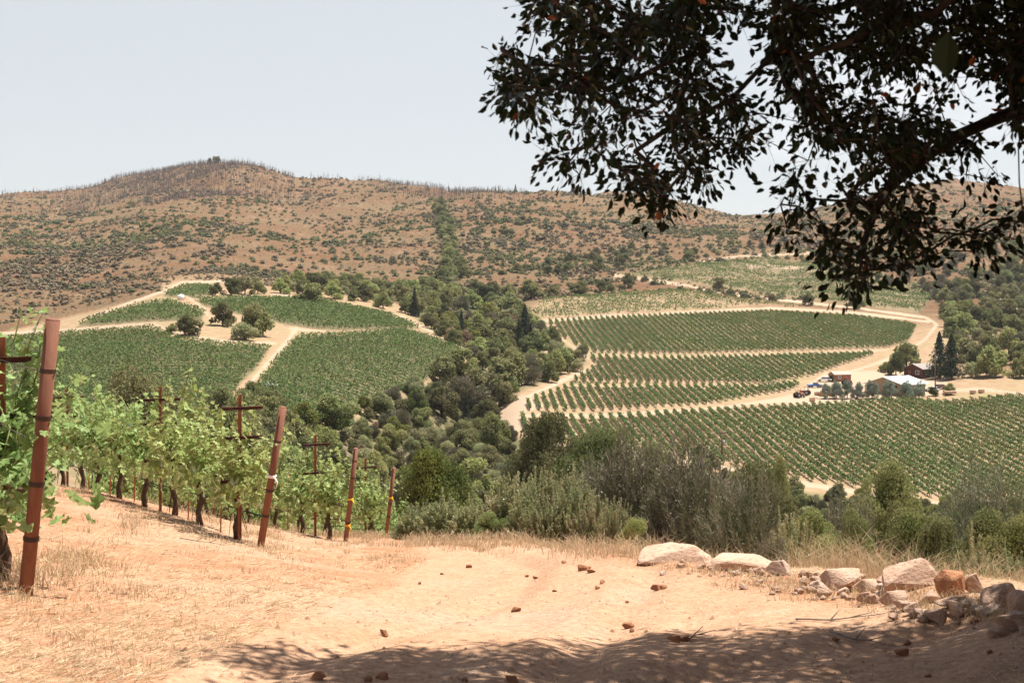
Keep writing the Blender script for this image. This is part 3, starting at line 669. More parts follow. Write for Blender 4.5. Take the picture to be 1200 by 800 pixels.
UND = {kx: [crown(kx, 900, .11, 700 + q) for q in range(3)] for kx in ('sage', 'grey', 'oak', 'dry')}; UNDER = {}
# scattered woodland, poisson-like
def scatter(P, kinds, spx, hm, where, dmin=40, dmax=900, n=400, wf=1.15, small=False):
    placed = []; xs = [p[0] for p in P]; ys = [p[1] for p in P]; tries = 0
    while tries < n * 12 and len(placed) < n:
        tries += 1; px = random.uniform(min(xs), max(xs)); py = random.uniform(min(ys), max(ys))
        if not inpoly(np.array([px]), np.array([py]), P)[0]: continue
        hp = hit(px, py, dmin, dmax)
        if hp is None: continue
        X, Y = hp; kx = random.choices([q[0] for q in kinds], [q[1] for q in kinds])[0]; h = random.uniform(*hm) * {'sage': .55, 'grey': .75, 'dry': .6, 'conifer': 1.25}.get(kx, 1); w = h * wf * random.uniform(.85, 1.25)
        if kx == 'conifer': w = h * 0.5
        if small: h *= .38; w = h * random.uniform(1.0, 1.7)
        if any((X - a) ** 2 + ((Y - b) * 0.5) ** 2 < (spx * (w + c)) ** 2 for a, b, c in placed): continue
        if small and Y > 75:
            placed.append((X, Y, w)); v0, f0 = UND[kx][random.randrange(3)]; a_ = random.uniform(0, 6.28); c0, s0 = math.cos(a_), math.sin(a_)
            UNDER.setdefault(kx, []).append((np.c_[(v0[:, 0] * c0 - v0[:, 1] * s0) * w + X, (v0[:, 0] * s0 + v0[:, 1] * c0) * w + Y, v0[:, 2] * h + zat(X, Y)], f0)); continue
        placed.append((X, Y, w)); word = {'oak': 'dark rounded oak', 'bay': 'mid green leafy tree', 'sage': 'pale sage green bush', 'grey': 'grey twiggy leafless bush', 'yellow': 'yellow green tree', 'conifer': 'dark conifer', 'dry': 'rusty brown dead bush', 'olive': 'olive tree'}[kx]
        plant(kx, X, Y, w, h, word + ' ' + where, word + 's ' + where)
    return len(placed)
W1 = [(470,352),(520,338),(560,352),(600,356),(612,372),(632,385),(655,402),(682,422),(678,436),(640,448),(604,462),(590,474),(586,488),(580,500),(520,520),(500,522),(450,500),(440,482),(486,462),(556,436),(552,420),(512,390),(486,372)]
scatter(W1, [('oak', 5), ('bay', 6), ('sage', 2.5), ('grey', .8), ('conifer', .3), ('yellow', .5), ('dry', .3)], 0.34, (5.0, 9.5), 'crowding the ravine between the two vineyard hills', 200, 700, 170)
W2 = [(200,560),(300,535),(350,512),(425,486),(480,508),(520,512),(585,505),(600,516),(600,590),(470,640),(420,620),(340,600),(200,580)]
scatter(W2, [('oak', 4), ('bay', 5), ('sage', 3), ('grey', 1.5), ('yellow', 1), ('dry', .4)], 0.34, (3.5, 7.8), 'on the valley side below the last vine posts', 45, 330, 190)
W3 = [(600,512),(690,532),(760,540),(850,556),(925,572),(930,650),(700,640),(600,620)]
scatter(W3, [('oak', 4), ('bay', 4), ('sage', 2), ('grey', 2), ('yellow', 1), ('dry', .5)], 0.32, (3.2, 5.5), 'between the road edge and the right vineyard', 45, 262, 90)
W4 = [(925,580),(1040,594),(1110,598),(1200,598),(1240,640),(1240,690),(1100,680),(930,660)]
scatter(W4, [('oak', 2), ('bay', 4), ('sage', 3), ('grey', 2.5), ('yellow', .8)], 0.36, (2.6, 4.6), 'on the slope under the lower right vineyard', 30, 258, 100)
W5 = [(1108,372),(1096,350),(1150,334),(1240,330),(1240,446),(1130,444),(1122,420)]
scatter(W5, [('oak', 5), ('bay', 4), ('grey', 2), ('sage', 2), ('dry', .6), ('yellow', .4)], 0.33, (6, 9.5), 'on the wooded slope at the right edge', 380, 900, 120)
W6 = [(1020,330),(1060,318),(1140,290),(1240,285),(1240,335),(1150,338),(1100,348)]
scatter(W6, [('oak', 4), ('grey', 5), ('sage', 2)], 0.40, (6, 9), 'high on the brushy mountain foot behind the branches', 600, 1300, 60)
W7 = [(318,336),(400,333),(480,340),(500,335),(560,336),(560,350),(505,356),(490,372),(440,360),(400,350),(345,346)]
scatter(W7, [('oak', 4), ('bay', 5), ('sage', 3)], 0.34, (5.5, 8), 'in the green belt along the foot of the mountain', 400, 900, 80)
W8 = [(508,238),(522,238),(530,270),(536,300),(545,330),(512,335),(522,300),(514,270)]
scatter(W8, [('bay', 5), ('oak', 1), ('sage', 2)], 0.36, (5, 8.5), 'in the green gully climbing the mountain', 620, 1500, 60, 1.3)
W9 = [(600,318),(700,296),(800,290),(880,284),(900,294),(830,302),(720,316),(640,328)]
scatter(W9, [('oak', 4), ('sage', 2), ('grey', 3)], 0.45, (4.5, 7), 'where the mountain meets the upper right vineyard', 600, 1300, 45)
mixs = [('sage', 4), ('grey', 2), ('oak', 2), ('dry', .5)]
scatter(W1, mixs, .30, (6, 9), 'in the brushy ravine understory', 200, 700, 110, small=True)
scatter(W2, mixs, .30, (5, 9), 'low on the valley side', 45, 330, 200, small=True)
scatter(W3, mixs, .30, (4, 8), 'low between the road edge and the right vineyard', 45, 266, 190, small=True)
scatter(W4, mixs, .30, (4, 8), 'low on the slope under the lower right vineyard', 30, 262, 240, small=True)
for kx, ps in UNDER.items():
    r = join(ps); nm = {'sage': 'sage_scrub', 'grey': 'twiggy_scrub', 'oak': 'dark_scrub', 'dry': 'dead_scrub'}[kx]; o = obj(nm, mesh_np(nm, r[0], r[1], 4, FOL[kx])); tag(o, {'sage': 'pale green', 'grey': 'grey twiggy', 'oak': 'dark green', 'dry': 'rusty dead'}[kx] + ' low scrub filling the valley between the trees', 'scrub', None, 'stuff')
W10 = [(150,470),(330,470),(330,560),(150,560)]
scatter(W10, [('oak', 4), ('bay', 3)], 0.4, (5, 7), 'in the hollow behind the left vines', 60, 240, 25)

# ------------------------------------------------------------------ mountain brush
def brush_unit(n, leaf, seed):
    global RNG; keep = RNG; RNG = np.random.default_rng(seed); u = rdir(n); u[:, 2] = np.abs(u[:, 2]); C = u * RNG.uniform(.5, 1, (n, 1)) * [0.5, 0.5, 0.85]
    r = leafquads(C, unit(u + 0.5 * rdir(n)), RNG.uniform(.7, 1.3, n) * leaf, 0.8); RNG = keep; return r
def brush_points(n, dlo=400, dhi=2000):
    D = np.exp(RNG.uniform(math.log(dlo), math.log(dhi), n * 3)); px = RNG.uniform(-60, 1260, n * 3); X = (px - 600) / F * D; Z = Zf(X, D); _, py = proj(X, D, Z)
    ok = (py < np.where(px < 190, 383 - px * 0.22, 352)) & ((D > 560) | (px < 200)) & ~inpoly(px, py, FE) & ~inpoly(px, py, FD) & ~inpoly(px, py, FC) & ~inpoly(px, py, L3)
    ok &= ~inpoly(px, py, L5) & ~inpoly(px, py, L4)
    dens = vnoise(X / 90, D / 120, 61) * 0.75 + vnoise(X / 26, D / 34, 62) * 0.45; dens = dens - .24 * ((px < 230) & (D < 800)); ok &= RNG.random(n * 3) < np.clip(dens * 2.0 - 0.40, 0.16, 1)
    return X[ok][:n], D[ok][:n], Z[ok][:n], py[ok][:n], px[ok][:n]
bx_, by_, bz_, bpy_, bpx_ = brush_points(30000)
size = np.clip(RNG.gamma(3.0, .75, len(bx_)), .9, 5.5) * (0.75 + 0.6 * vnoise(bx_ / 60, by_ / 60, 5)); size[by_ < 620] *= .6
kindn = vnoise(bx_ / 55, by_ / 70, 71) + RNG.normal(0, 0.16, len(bx_)); bk = np.where(kindn < 0.47, 0, np.where(kindn < 0.66, 1, 2))
bk = np.where((bpx_ < 230) & (by_ < 800) & (bk < 2) & (RNG.random(len(bx_)) < .6), 2, bk); bk = np.where((bpy_ < 232) & (bpx_ < 360), 2, bk)
BM = ['brush_green', 'brush_olive', 'brush_grey']; order = np.argsort(-size / by_); big = order[:300]; rest = order[300:]
uni = [[brush_unit(90, 0.30, 5 + q + 10 * b) for q in range(3)] for b in range(3)]; bun = [[brush_unit(20, 0.52, 50 + q + 10 * b) for q in range(4)] for b in range(3)]
bme = [[mesh_np('shrub', *u, 4, FOL[BM[b]]) for u in uni[b]] for b in range(3)]
bl = ['green shrub dotted on the dry mountain slope', 'dark olive shrub dotted on the dry mountain slope', 'grey brown burnt shrub dotted on the dry mountain slope']
for i in big:
    b = int(bk[i]); o = obj('mountain_shrub', random.choice(bme[b]), None, (bx_[i], by_[i], bz_[i] - .1)); o.scale = (size[i], size[i], size[i] * .7); o.rotation_euler = (0, 0, random.uniform(0, 6))
    tag(o, bl[b], 'shrub', bl[b].replace('shrub', 'shrubs'))
for b in range(3):
    parts = []
    for i in rest:
        if bk[i] != b: continue
        v, f = random.choice(bun[b]); s_ = size[i]; parts.append((v * [s_, s_, s_ * .7] + [bx_[i], by_[i], bz_[i] - .1], f))
    if parts: r = join(parts); tag(obj(['green_brush', 'dark_brush', 'burnt_brush'][b], mesh_np('brush', r[0], r[1], 4, FOL[BM[b]])), ['green brush spread over the dry mountain', 'dark olive brush spread over the dry mountain', 'grey burnt brush spread over the dry mountain'][b], 'brush', None, 'stuff')
# burnt standing trunks along the ridge
M['snag'] = simple('burnt_wood', (0.17, 0.135, 0.125), 0.95, 0.25, 0.4)
def snag(h, seed):
    rs = random.Random(seed); m = MB(); m.tube([(0, 0, -.4), (rs.uniform(-.2, .2), 0, h * .5), (rs.uniform(-.4, .4), 0, h)], [.26, .17, .05], 5)
    for b in range(7):
        a2 = rs.uniform(0, 6.28); z = rs.uniform(.25, .9) * h; l_ = (h - z) * .45 + .5; m.tube([(0, 0, z), (l_ * math.cos(a2) * .6, l_ * math.sin(a2) * .6, z + l_ * .8)], [.10, .03], 4)
    return m
sn_m = [snag(random.uniform(7, 10), q).mesh('snag', M['snag']) for q in range(6)]
prof = {}
for px in np.arange(-40, 1240, 2.0):     # skyline distance per column
    d = np.exp(np.linspace(math.log(700), math.log(3200), 260)); X = (px - 600) / F * d; yy = HY - F * Zf(X, d) / d; prof[px] = float(d[int(np.argmin(yy))])
def dens(px):
    return 1.0 if 105 < px < 345 else 0.75 if 460 < px < 590 else 0.45 if px <= 105 else 0.5 if 345 <= px <= 460 else 0.3 if 660 < px < 760 else 0.12
cnt = 0
while cnt < 260:
    px = random.choice(list(prof)) + random.uniform(-1, 1)
    if random.random() > dens(px): continue
    D = prof[min(prof, key=lambda q: abs(q - px))] * random.uniform(0.965, 1.0); X = (px - 600) / F * D
    o = obj('burnt_tree', random.choice(sn_m), None, (X, D, zat(X, D))); s_ = random.uniform(.55, 1.2); o.scale = (s_, s_, s_); o.rotation_euler = (0, 0, random.uniform(0, 6)); cnt += 1
    side_ = 'on the rounded mountain top' if 105 < px < 345 else 'on the flat ridge left of the overhanging branches' if px >= 345 else 'on the far left ridge'
    tag(o, 'thin grey burnt trunk standing ' + side_, 'dead tree', 'burnt trunks ' + side_)
parts = []; u0, u1 = [], []
for q in range(30000):
    px = random.uniform(-30, 620); D = math.exp(random.uniform(math.log(1150), math.log(1900)))
    kx = math.exp(-((px - 215) / 110) ** 2) if px < 345 else 0.5 * math.exp(-((px - 520) / 70) ** 2)
    if random.random() > kx: continue
    u0.append(((px - 600) / F * D, D))
U = np.array(u0); Zu = Zf(U[:, 0], U[:, 1]); pxu, pyu = proj(U[:, 0], U[:, 1], Zu)
band = np.where(pxu < 345, 38, 14); dd_ = np.array([prof[min(prof, key=lambda q: abs(q - p))] for p in pxu[:1]]); keys = np.array(sorted(prof)); sky_y = np.array([HY - F * zat((k_ - 600) / F * prof[k_], prof[k_]) / prof[k_] for k_ in keys])
ok = (pyu < np.interp(pxu, keys, sky_y) + band * (0.5 + vnoise(U[:, 0] / 60, U[:, 1] / 60, 91))) ; U = U[ok]; Zu = Zu[ok]
P0 = np.c_[U, Zu - .3]; hh_ = RNG.uniform(4, 8, len(U)); P1 = P0 + np.c_[RNG.normal(0, .4, len(U)), RNG.normal(0, .4, len(U)), hh_]; r = [sticks(P0, P1, 0.2)]
for q in range(3):
    f_ = RNG.uniform(.2, .8, len(U))[:, None]; a0 = P0 + (P1 - P0) * f_; r.append(sticks(a0, a0 + np.c_[RNG.normal(0, 1.0, len(U)), RNG.normal(0, 1.0, len(U)), RNG.uniform(.6, 2, len(U))], 0.10))
r = join(r); tag(obj('burnt_thicket', mesh_np('burnt_thicket', r[0], r[1], 4, M['snag'])), 'grey thicket of burnt trunks along the top of the mountain', 'dead trees', None, 'stuff')
for px, hgt in [(604, 9), (251, 10), (246, 8), (255, 9), (672, 8)]:
    D = prof[min(prof, key=lambda q: abs(q - px))]; plant('oak' if px != 604 else 'conifer', (px - 600) / F * D, D, 7 if px != 604 else 4, hgt, {604: 'lone thin tree on the skyline of the flat ridge', 251: 'middle green tree on the very top of the mountain', 246: 'left green tree on the very top of the mountain', 255: 'right green tree on the very top of the mountain', 672: 'low dark tree on the skyline left of the hanging branches'}[px], None, 'far')

# ------------------------------------------------------------------ farm buildings and yard
def paint(n, c, r=0.6, v=0.12, m=0.0): return simple(n, c, r, v, 1.5, m)
M['white_metal'] = paint('white_roof_metal', (0.80, 0.79, 0.77), 0.5, 0.05); M['tan_wall'] = paint('tan_wall', (0.36, 0.25, 0.16), 0.9); M['dark'] = paint('dark_opening', (0.03, 0.025, 0.022), 0.8)
M['red_wall'] = paint('red_brown_boards', (0.125, 0.05, 0.036), 0.9); M['grey_roof'] = paint('grey_shingles', (0.30, 0.26, 0.235), 0.9); M['trim'] = paint('white_trim', (0.72, 0.68, 0.62), 0.7)
M['glass'] = simple('window_glass', (0.05, 0.06, 0.07), 0.12, 0.1, 1, 0, 0, 0.6); M['rubber'] = paint('rubber', (0.025, 0.024, 0.023), 0.9); M['red'] = paint('red_paint', (0.27, 0.075, 0.055), 0.7)
M['blue'] = paint('blue_paint', (0.05, 0.16, 0.42), 0.4); M['orange'] = paint('orange_plastic', (0.50, 0.26, 0.16), 0.8); M['pink'] = paint('pale_pink_roof', (0.50, 0.33, 0.27), 0.8); M['brown'] = paint('brown_boards', (0.24, 0.12, 0.07), 0.9)
M['white'] = paint('white_paint', (0.78, 0.78, 0.76), 0.5); M['pole'] = paint('pole_wood', (0.15, 0.085, 0.055), 0.95); M['steel'] = paint('dull_steel', (0.35, 0.35, 0.36), 0.5, .1, .5); M['crate'] = paint('crate_wood', (0.58, 0.38, 0.27), 0.85)
def local(cx, cy, z, a):           # frame with x along the ridge
    u = Vector((math.cos(a), math.sin(a), 0)); w = Vector((-math.sin(a), math.cos(a), 0)); return lambda x, y, h: Vector((x * u.x + y * w.x, x * u.y + y * w.y, h))
def gable_house(name, label, cat, px, py, a, Lx, Wy, wh, rh, wallm, roofm, wins, over=0.5, th=0.18, extra=None, sub='roof'):
    X, Y = hit(px, py, 250); z = zat(X, Y); r = empty(name, (X, Y, z)); tag(r, label, cat); f = local(0, 0, 0, a); hx, hy = Lx / 2, Wy / 2
    w = MB(); P = [f(-hx, -hy, -1.2), f(hx, -hy, -1.2), f(hx, hy, -1.2), f(-hx, hy, -1.2), f(-hx, -hy, wh), f(hx, -hy, wh), f(hx, hy, wh), f(-hx, hy, wh), f(-hx, 0, wh + rh), f(hx, 0, wh + rh)]
    w.poly(P, [(0, 1, 5, 4), (2, 3, 7, 6), (1, 2, 6, 9, 5), (3, 0, 4, 8, 7)]); w.build('wall', wallm, r)
    m = MB(); ex = hx + over; k = rh / hy; ye = hy + over; ze = wh + rh - k * ye
    for sgn in (-1, 1):
        b = [f(-ex, 0, wh + rh + .03), f(ex, 0, wh + rh + .03), f(ex, sgn * ye, ze + .03), f(-ex, sgn * ye, ze + .03)]; t = [p + Vector((0, 0, th)) for p in b]
        fs = [(0, 1, 2, 3), (7, 6, 5, 4), (1, 2, 6, 5)[::-1], (2, 3, 7, 6)[::-1], (3, 0, 4, 7)[::-1]]; m.poly(b + t, fs if sgn < 0 else [q[::-1] for q in fs])
    for q in range(int(Lx / 0.9)):     # standing seams
        x = -hx + 0.45 + q * 0.9
        for sgn in (-1, 1): m.tube([f(x, 0, wh + rh + th + .04), f(x, sgn * ye, ze + th + .04)], 0.03, 4)
    m.build('roof', roofm, r)
    for (side, x, h0, ww, hh_, kind) in wins:     # side: 'e' end wall at -x, 'f' long wall at -y
        c = f(-hx - .03, x, h0 + hh_ / 2) if side == 'e' else f(x, -hy - .03, h0 + hh_ / 2); rz = a + (math.pi / 2 if side == 'e' else 0)
        if kind == 'window':
            fr = MB()
            for dx, dz, sx_, sz_ in ((-ww / 2, 0, .12, hh_ + .12), (ww / 2, 0, .12, hh_ + .12), (0, hh_ / 2, ww, .12), (0, -hh_ / 2, ww, .12), (0, 0, .05, hh_)):
                R = Matrix.Rotation(rz, 3, 'Z'); fr.box(c + R @ Vector((dx, 0, dz)), (sx_, .10, sz_), rz)
            fo = fr.build('window', M['trim'], r); pn = MB(); pn.box(c, (ww - .1, .04, hh_ - .1), rz); pn.build('pane', M['glass'], fo)
        else: dm = MB(); dm.box(c, (ww, .08, hh_), rz); dm.build('door', M['dark'] if kind == 'open' else M['brown'], r)
    return r
gable_house('barn', 'long low tan barn with a white metal roof in the valley yard', 'barn', 1050, 460, math.radians(42), 12.5, 12.0, 2.9, 1.9, M['tan_wall'], M['white_metal'],
            [('e', -2.5, 0.0, 3.4, 2.5, 'open'), ('e', 3.2, 0.0, 1.0, 2.1, 'door'), ('f', -4.5, 1.0, 1.6, 1.1, 'window'), ('f', 0, 1.0, 1.6, 1.1, 'window'), ('f', 4, 0, 2.6, 2.3, 'open')], 0.9)
h = gable_house('farmhouse', 'dark red wooden house with a grey roof beside the twin conifers', 'house', 1079, 441, math.radians(38), 8.5, 7.2, 2.7, 1.5, M['red_wall'], M['grey_roof'],
            [('e', -1.6, 0.9, 1.3, 1.2, 'window'), ('e', 1.4, 0.0, 1.0, 2.1, 'door'), ('f', -2.2, 0.9, 1.5, 1.1, 'window'), ('f', 1.6, 0.9, 1.5, 1.1, 'window')], 0.6)
hx_ = MB(); f_ = local(0, 0, 0, math.radians(38)); hx_.box(f_(1, 1.2, 4.3), (.7, .7, 1.4), math.radians(38)); hx_.build('chimney', M['brown'], [c for c in h.children if c.name.startswith('roof')][0])
gable_house('shed', 'small brown shed with a pale pink roof left of the barn', 'shed', 984, 446, math.radians(20), 6.2, 3.4, 2.0, 0.9, M['brown'], M['pink'], [('e', 0, 0, 1.5, 1.7, 'open'), ('f', -1.2, .8, 1.0, .8, 'window'), ('f', 1.5, 0, 1.0, 1.8, 'door')], 0.2)
# utility poles
def utility_pole(px, base, hgt, label, arms=2):
    X, Y = hit(px, base, 250); r = empty('utility_pole', (X, Y, zat(X, Y)), 0.5); tag(r, label, 'utility pole'); m = MB(); m.tube([(0, 0, -.8), (0, 0, hgt)], [.22, .15], 10); m.build('pole', M['pole'], r)
    for q in range(arms):
        c = MB(); zz = hgt - .5 - q * 1.2; c.box((0, -.18, zz), (2.6 - .5 * q, .14, .16)); c.tube([(0, -.2, zz - .7), (.9, -.2, zz - .05)], .03, 5); c.tube([(0, -.2, zz - .7), (-.9, -.2, zz - .05)], .03, 5); co = c.build('crossarm', M['pole'], r)
        for x in (-1.1, -.5, .5, 1.1):
            i_ = MB(); i_.tube([(x, -.18, zz + .08), (x, -.18, zz + .17), (x, -.18, zz + .32)], [.03, .075, .04], 7); i_.build('insulator', M['steel'], co)
    t = MB(); t.tube([(.42, -.1, hgt - 3.2), (.42, -.1, hgt - 2.1)], .26, 10); t.build('transformer', M['steel'], r); return r
utility_pole(1096, 464, 14.0, 'tall wooden utility pole in front of the twin conifers')
utility_pole(846, 540, 6.5, 'short reddish pole standing among the lower vineyard rows', 1)
utility_pole(1090, 352, 8.0, 'distant thin pole on the pale knoll at the upper right', 1)
# olive trees in front of the barn
for i, (px, w, h_) in enumerate([(967, 12, 16), (980, 14, 19), (993, 13, 19), (1006, 14, 17), (1022, 14, 19), (1042, 15, 19), (1062, 14, 19), (1077, 15, 19)]):
    X, Y = hit(px, 467 - .2 * (i > 5), 250); plant('olive', X, Y, w * Y / F * 1.3, h_ * 1.12 * Y / F, 'silvery round olive tree in the row before the barn', 'silvery olive trees before the barn', 'mid')
# vehicles and things in the yard
def wheels(r, pts, rad, w, a=0.0):
    for x, y in pts:
        m = MB(); m.disc((x, y, rad), (0, 1, 0), rad, w, 14); t = m.build('wheel', M['rubber'], r); k = MB(); k.disc((x, y - (w / 2 + .01) * (1 if y < 0 else -1), rad), (0, 1, 0), rad * .5, .03, 10); k.build('rim', M['steel'], t)
def yard(name, px, py, rz, label, cat): X, Y = hit(px, py, 200); r = empty(name, (X, Y, zat(X, Y) + .02), rz); return tag(r, label, cat)
def tractor(px, py, rz, label, mat='red'):
    r = yard('tractor', px, py, rz, label, 'tractor'); m = MB(); m.box((0.9, 0, 1.05), (1.7, .75, .65)); m.box((-.3, 0, .95), (.9, .9, .5)); m.tube([(1.3, .2, 1.35), (1.3, .2, 2.0)], .05, 6); m.build('body', M[mat], r)
    c = MB(); [c.box((x, y, 1.75), (.08, .08, 1.3)) for x in (-.75, .35) for y in (-.5, .5)]; c.box((-.2, 0, 2.42), (1.4, 1.25, .1)); c.build('cab', M[mat], r); st = MB(); st.box((-.45, 0, 1.35), (.5, .5, .12)); st.box((-.7, 0, 1.6), (.1, .5, .5)); st.build('seat', M['rubber'], r)
    wheels(r, [(-.6, -.75), (-.6, .75)], .75, .38); wheels(r, [(1.4, -.65), (1.4, .65)], .42, .25); return r
tractor(992, 451, 0.3, 'red tractor parked beside the small brown shed'); tractor(944, 463, 2.6, 'red tractor left of the blue pickup in the yard'); tractor(936, 466, 0.5, 'orange red tractor at the left edge of the yard', 'orange')
def car(px, py, rz, mat, label, name='parked_car', cat='car', bed=False):
    r = yard(name, px, py, rz, label, cat); m = MB(); pr = [(-2.3, .45), (-2.35, .9), (-1.0, 1.0), (-.6, 1.05), (1.0, 1.0), (2.2, .85), (2.3, .45)]; w = .88
    P = [(x, -w, z) for x, z in pr] + [(x, w, z) for x, z in pr]; n = len(pr); m.poly(P, [tuple(range(n)), tuple(range(2 * n - 1, n - 1, -1))] + [((i + 1) % n, i, n + i, n + (i + 1) % n) for i in range(n)]); m.build('body', M[mat], r)
    x0, x1 = (-.5, 1.1) if bed else (-1.9, 1.1); c = MB(); c.poly([(x0, -.8, 1), (x1, -.8, 1), (x1, .8, 1), (x0, .8, 1), (x0 + .25, -.68, 1.5), (x1 - .55, -.68, 1.5), (x1 - .55, .68, 1.5), (x0 + .25, .68, 1.5)], [(0, 1, 5, 4), (1, 2, 6, 5), (2, 3, 7, 6), (3, 0, 4, 7), (4, 5, 6, 7)]); g = c.build('cabin_glass', M['glass'], r)
    k = MB(); k.box(((x0 + x1) / 2 - .12, 0, 1.53), (x1 - x0 - .75, 1.4, .05)); k.build('roof_panel', M[mat], r); wheels(r, [(-1.45, -.85), (-1.45, .85), (1.45, -.85), (1.45, .85)], .36, .24); return r
car(955, 454, 0.25, 'blue', 'small blue pickup parked left of the silvery olive trees', 'pickup_truck', 'truck', True); car(966, 447, 2.9, 'white', 'white car parked left of the small brown shed'); car(1103, 456, 0.4, 'red', 'red car parked right of the utility pole'); car(1092, 459, 2.2, 'white', 'white car parked at the right corner of the barn')
def trailer(px, py, rz, sx_, sy_, sz_, mat, label, name, cat):
    r = yard(name, px, py, rz, label, cat); m = MB(); m.box((0, 0, .55 + sz_ / 2), (sx_, sy_, sz_)); [m.box((-sx_ / 2 + .3 + q * (sx_ - .6) / 4, -sy_ / 2 - .03, .55 + sz_ / 2), (.08, .06, sz_)) for q in range(5)]; m.build('box_body', M[mat], r); wheels(r, [(-sx_ * .25, -sy_ / 2 - .05), (-sx_ * .25, sy_ / 2 + .05)], .35, .2)
    t = MB(); t.tube([(sx_ / 2, 0, .5), (sx_ / 2 + 1.2, 0, .4)], .05, 6); t.build('drawbar', M['steel'], r)
trailer(1113, 463, .1, 3.4, 1.8, .7, 'crate', 'low pale flatbed trailer right of the utility pole', 'trailer', 'trailer')
trailer(574, 486, -.3, 2.6, 1.6, 1.1, 'blue', 'small blue and white trailer at the tip of the bare dirt patch', 'trailer', 'trailer')
def bin_(px, py, label, mat='crate', s_=1.3):
    r = yard('harvest_bin', px, py, random.uniform(0, 1), label, 'crate'); r['group'] = label.replace('bin ', 'bins '); m = MB(); h2 = s_ / 2
    for x, y, a, b in ((-h2, 0, .06, s_), (h2, 0, .06, s_), (0, -h2, s_ - .07, .06), (0, h2, s_ - .07, .06)): m.box((x, y, .55), (a, b, .8))
    m.box((0, 0, .2), (s_ - .1, s_ - .1, .06)); m.build('bin_wall', M[mat], r); p = MB(); [p.box((x, 0, .07), (.12, s_, .12)) for x in (-.5, 0, .5)]; p.build('skid', M['brown'], r)
for px, py in [(958, 463), (963, 464), (971, 463), (975, 464), (952, 470), (1150, 460), (1140, 461)]: bin_(px, py, 'pale wooden harvest bin standing ' + ('before the olive trees' if px < 1000 else 'by the track at the right edge'), 'orange' if px < 980 and px % 2 else 'crate')
def tank(px, py, rr, hh_, label, mat='white'):
    r = yard('water_tank', px, py, 0, label, 'tank'); m = MB(); m.tube([(0, 0, 0), (0, 0, hh_)], rr, 18); m.tube([(0, 0, hh_), (0, 0, hh_ + .25)], [rr, rr * .3], 18); m.build('tank_wall', M[mat], r); l_ = MB(); l_.tube([(0, 0, hh_ + .25), (0, 0, hh_ + .38)], .3, 12); l_.build('lid', M['steel'], r)
tank(212, 351, 1.1, 1.6, 'small white tank at the top of the left vineyard hill'); tank(313, 454, .55, .9, 'left white tank beside the pale pipe in the left vineyard'); tank(318, 454, .5, .8, 'right white tank beside the pale pipe in the left vineyard')
X, Y = hit(327, 454, 200); p = MB(); p.tube([(-1.2, 0, .5), (1.4, .2, .5)], .16, 8); [p.tube([(x, 0.1, -.1), (x, .1, .5)], .06, 6) for x in (-.8, 1.0)]; tag(p.build('irrigation_pipe', M['white'], None, (X, Y, zat(X, Y))), 'short white pipe right of the two small tanks in the left vineyard', 'pipe')
# white quarry stones by the olives
def rock_mesh(seed, flat=0.7, sub=2):
    rs = np.random.default_rng(seed); import bmesh; bm = bmesh.new()
    for v in unit(rs.normal(size=(12, 3))) * rs.uniform(.8, 1, (12, 1)): bm.verts.new(v * [.5, .42, .36])
    r = bmesh.ops.convex_hull(bm, input=bm.verts); bmesh.ops.delete(bm, geom=[g for g in r['geom_interior'] if isinstance(g, bmesh.types.BMVert)], context='VERTS')
    bmesh.ops.bevel(bm, geom=list(bm.edges), offset=0.022, segments=1, affect='EDGES', profile=0.6); bmesh.ops.remove_doubles(bm, verts=bm.verts, dist=.004); bmesh.ops.triangulate(bm, faces=bm.faces)
    for _ in range(sub): bmesh.ops.subdivide_edges(bm, edges=[e_ for e_ in bm.edges if e_.calc_length() > .06], cuts=1, use_grid_fill=True)
    bmesh.ops.triangulate(bm, faces=bm.faces)
    for v in bm.verts:
        c = v.co; d = fbm(c.x * 4 + seed, c.y * 4 + c.z * 3.1, 4, seed) * 0.12 + fbm(c.x * 14 + seed, c.z * 14 + c.y * 9, 3, seed) * 0.07; v.co = c * (1 + float(d))
    bmesh.ops.recalc_face_normals(bm, faces=bm.faces)
    zmin = min(v.co.z for v in bm.verts); me = bpy.data.meshes.new('rock')
    for v in bm.verts: v.co.z -= zmin
    zm = max(v.co.z for v in bm.verts); xm = max(v.co.x for v in bm.verts) - min(v.co.x for v in bm.verts)
    for v in bm.verts: v.co.z /= zm; v.co.x /= xm; v.co.y /= xm
    for f in bm.faces: f.smooth = False
    bm.to_mesh(me); bm.free(); return me
def rock_mat(name, a, b, c):
    t = NT(name, 0.8); P = t.n('ShaderNodeTexCoord').outputs['Object']; n1 = t.noise(3.0, 6, .65, P); n2 = t.noise(14, 5, .7, P); n3 = t.noise(1.2, 3, .5, P)
    col = t.mix(t.rng(n1, .35, .65), a, b); col = t.mix(t.rng(n3, .45, .65), col, c); col = t.mix(t.rng(n2, .50, .72, 0, .75), col, (0.25, .14, .10))
    return t.pbr(col, .9, t.bump(t.math('ADD', t.math('MULTIPLY', n1, .5), t.math('MULTIPLY', n2, .25)), .8, .08), .15)
M['rock'] = rock_mat('pale_pink_rock', (.56, .36, .26), (.73, .51, .39), (.60, .38, .26)); M['orange_rock'] = rock_mat('orange_rock', (.46, .20, .10), (.58, .29, .16), (.38, .16, .09)); M['white_rock'] = rock_mat('white_rock', (.64, .47, .37), (.74, .57, .46), (.60, .40, .29))
ROCKS = [rock_mesh(q + 1) for q in range(7)]; VAR = {}
def rock(k, mat):
    if (k, mat) not in VAR: me = ROCKS[k].copy(); me.materials.append(M[mat]); VAR[(k, mat)] = me
    return VAR[(k, mat)]
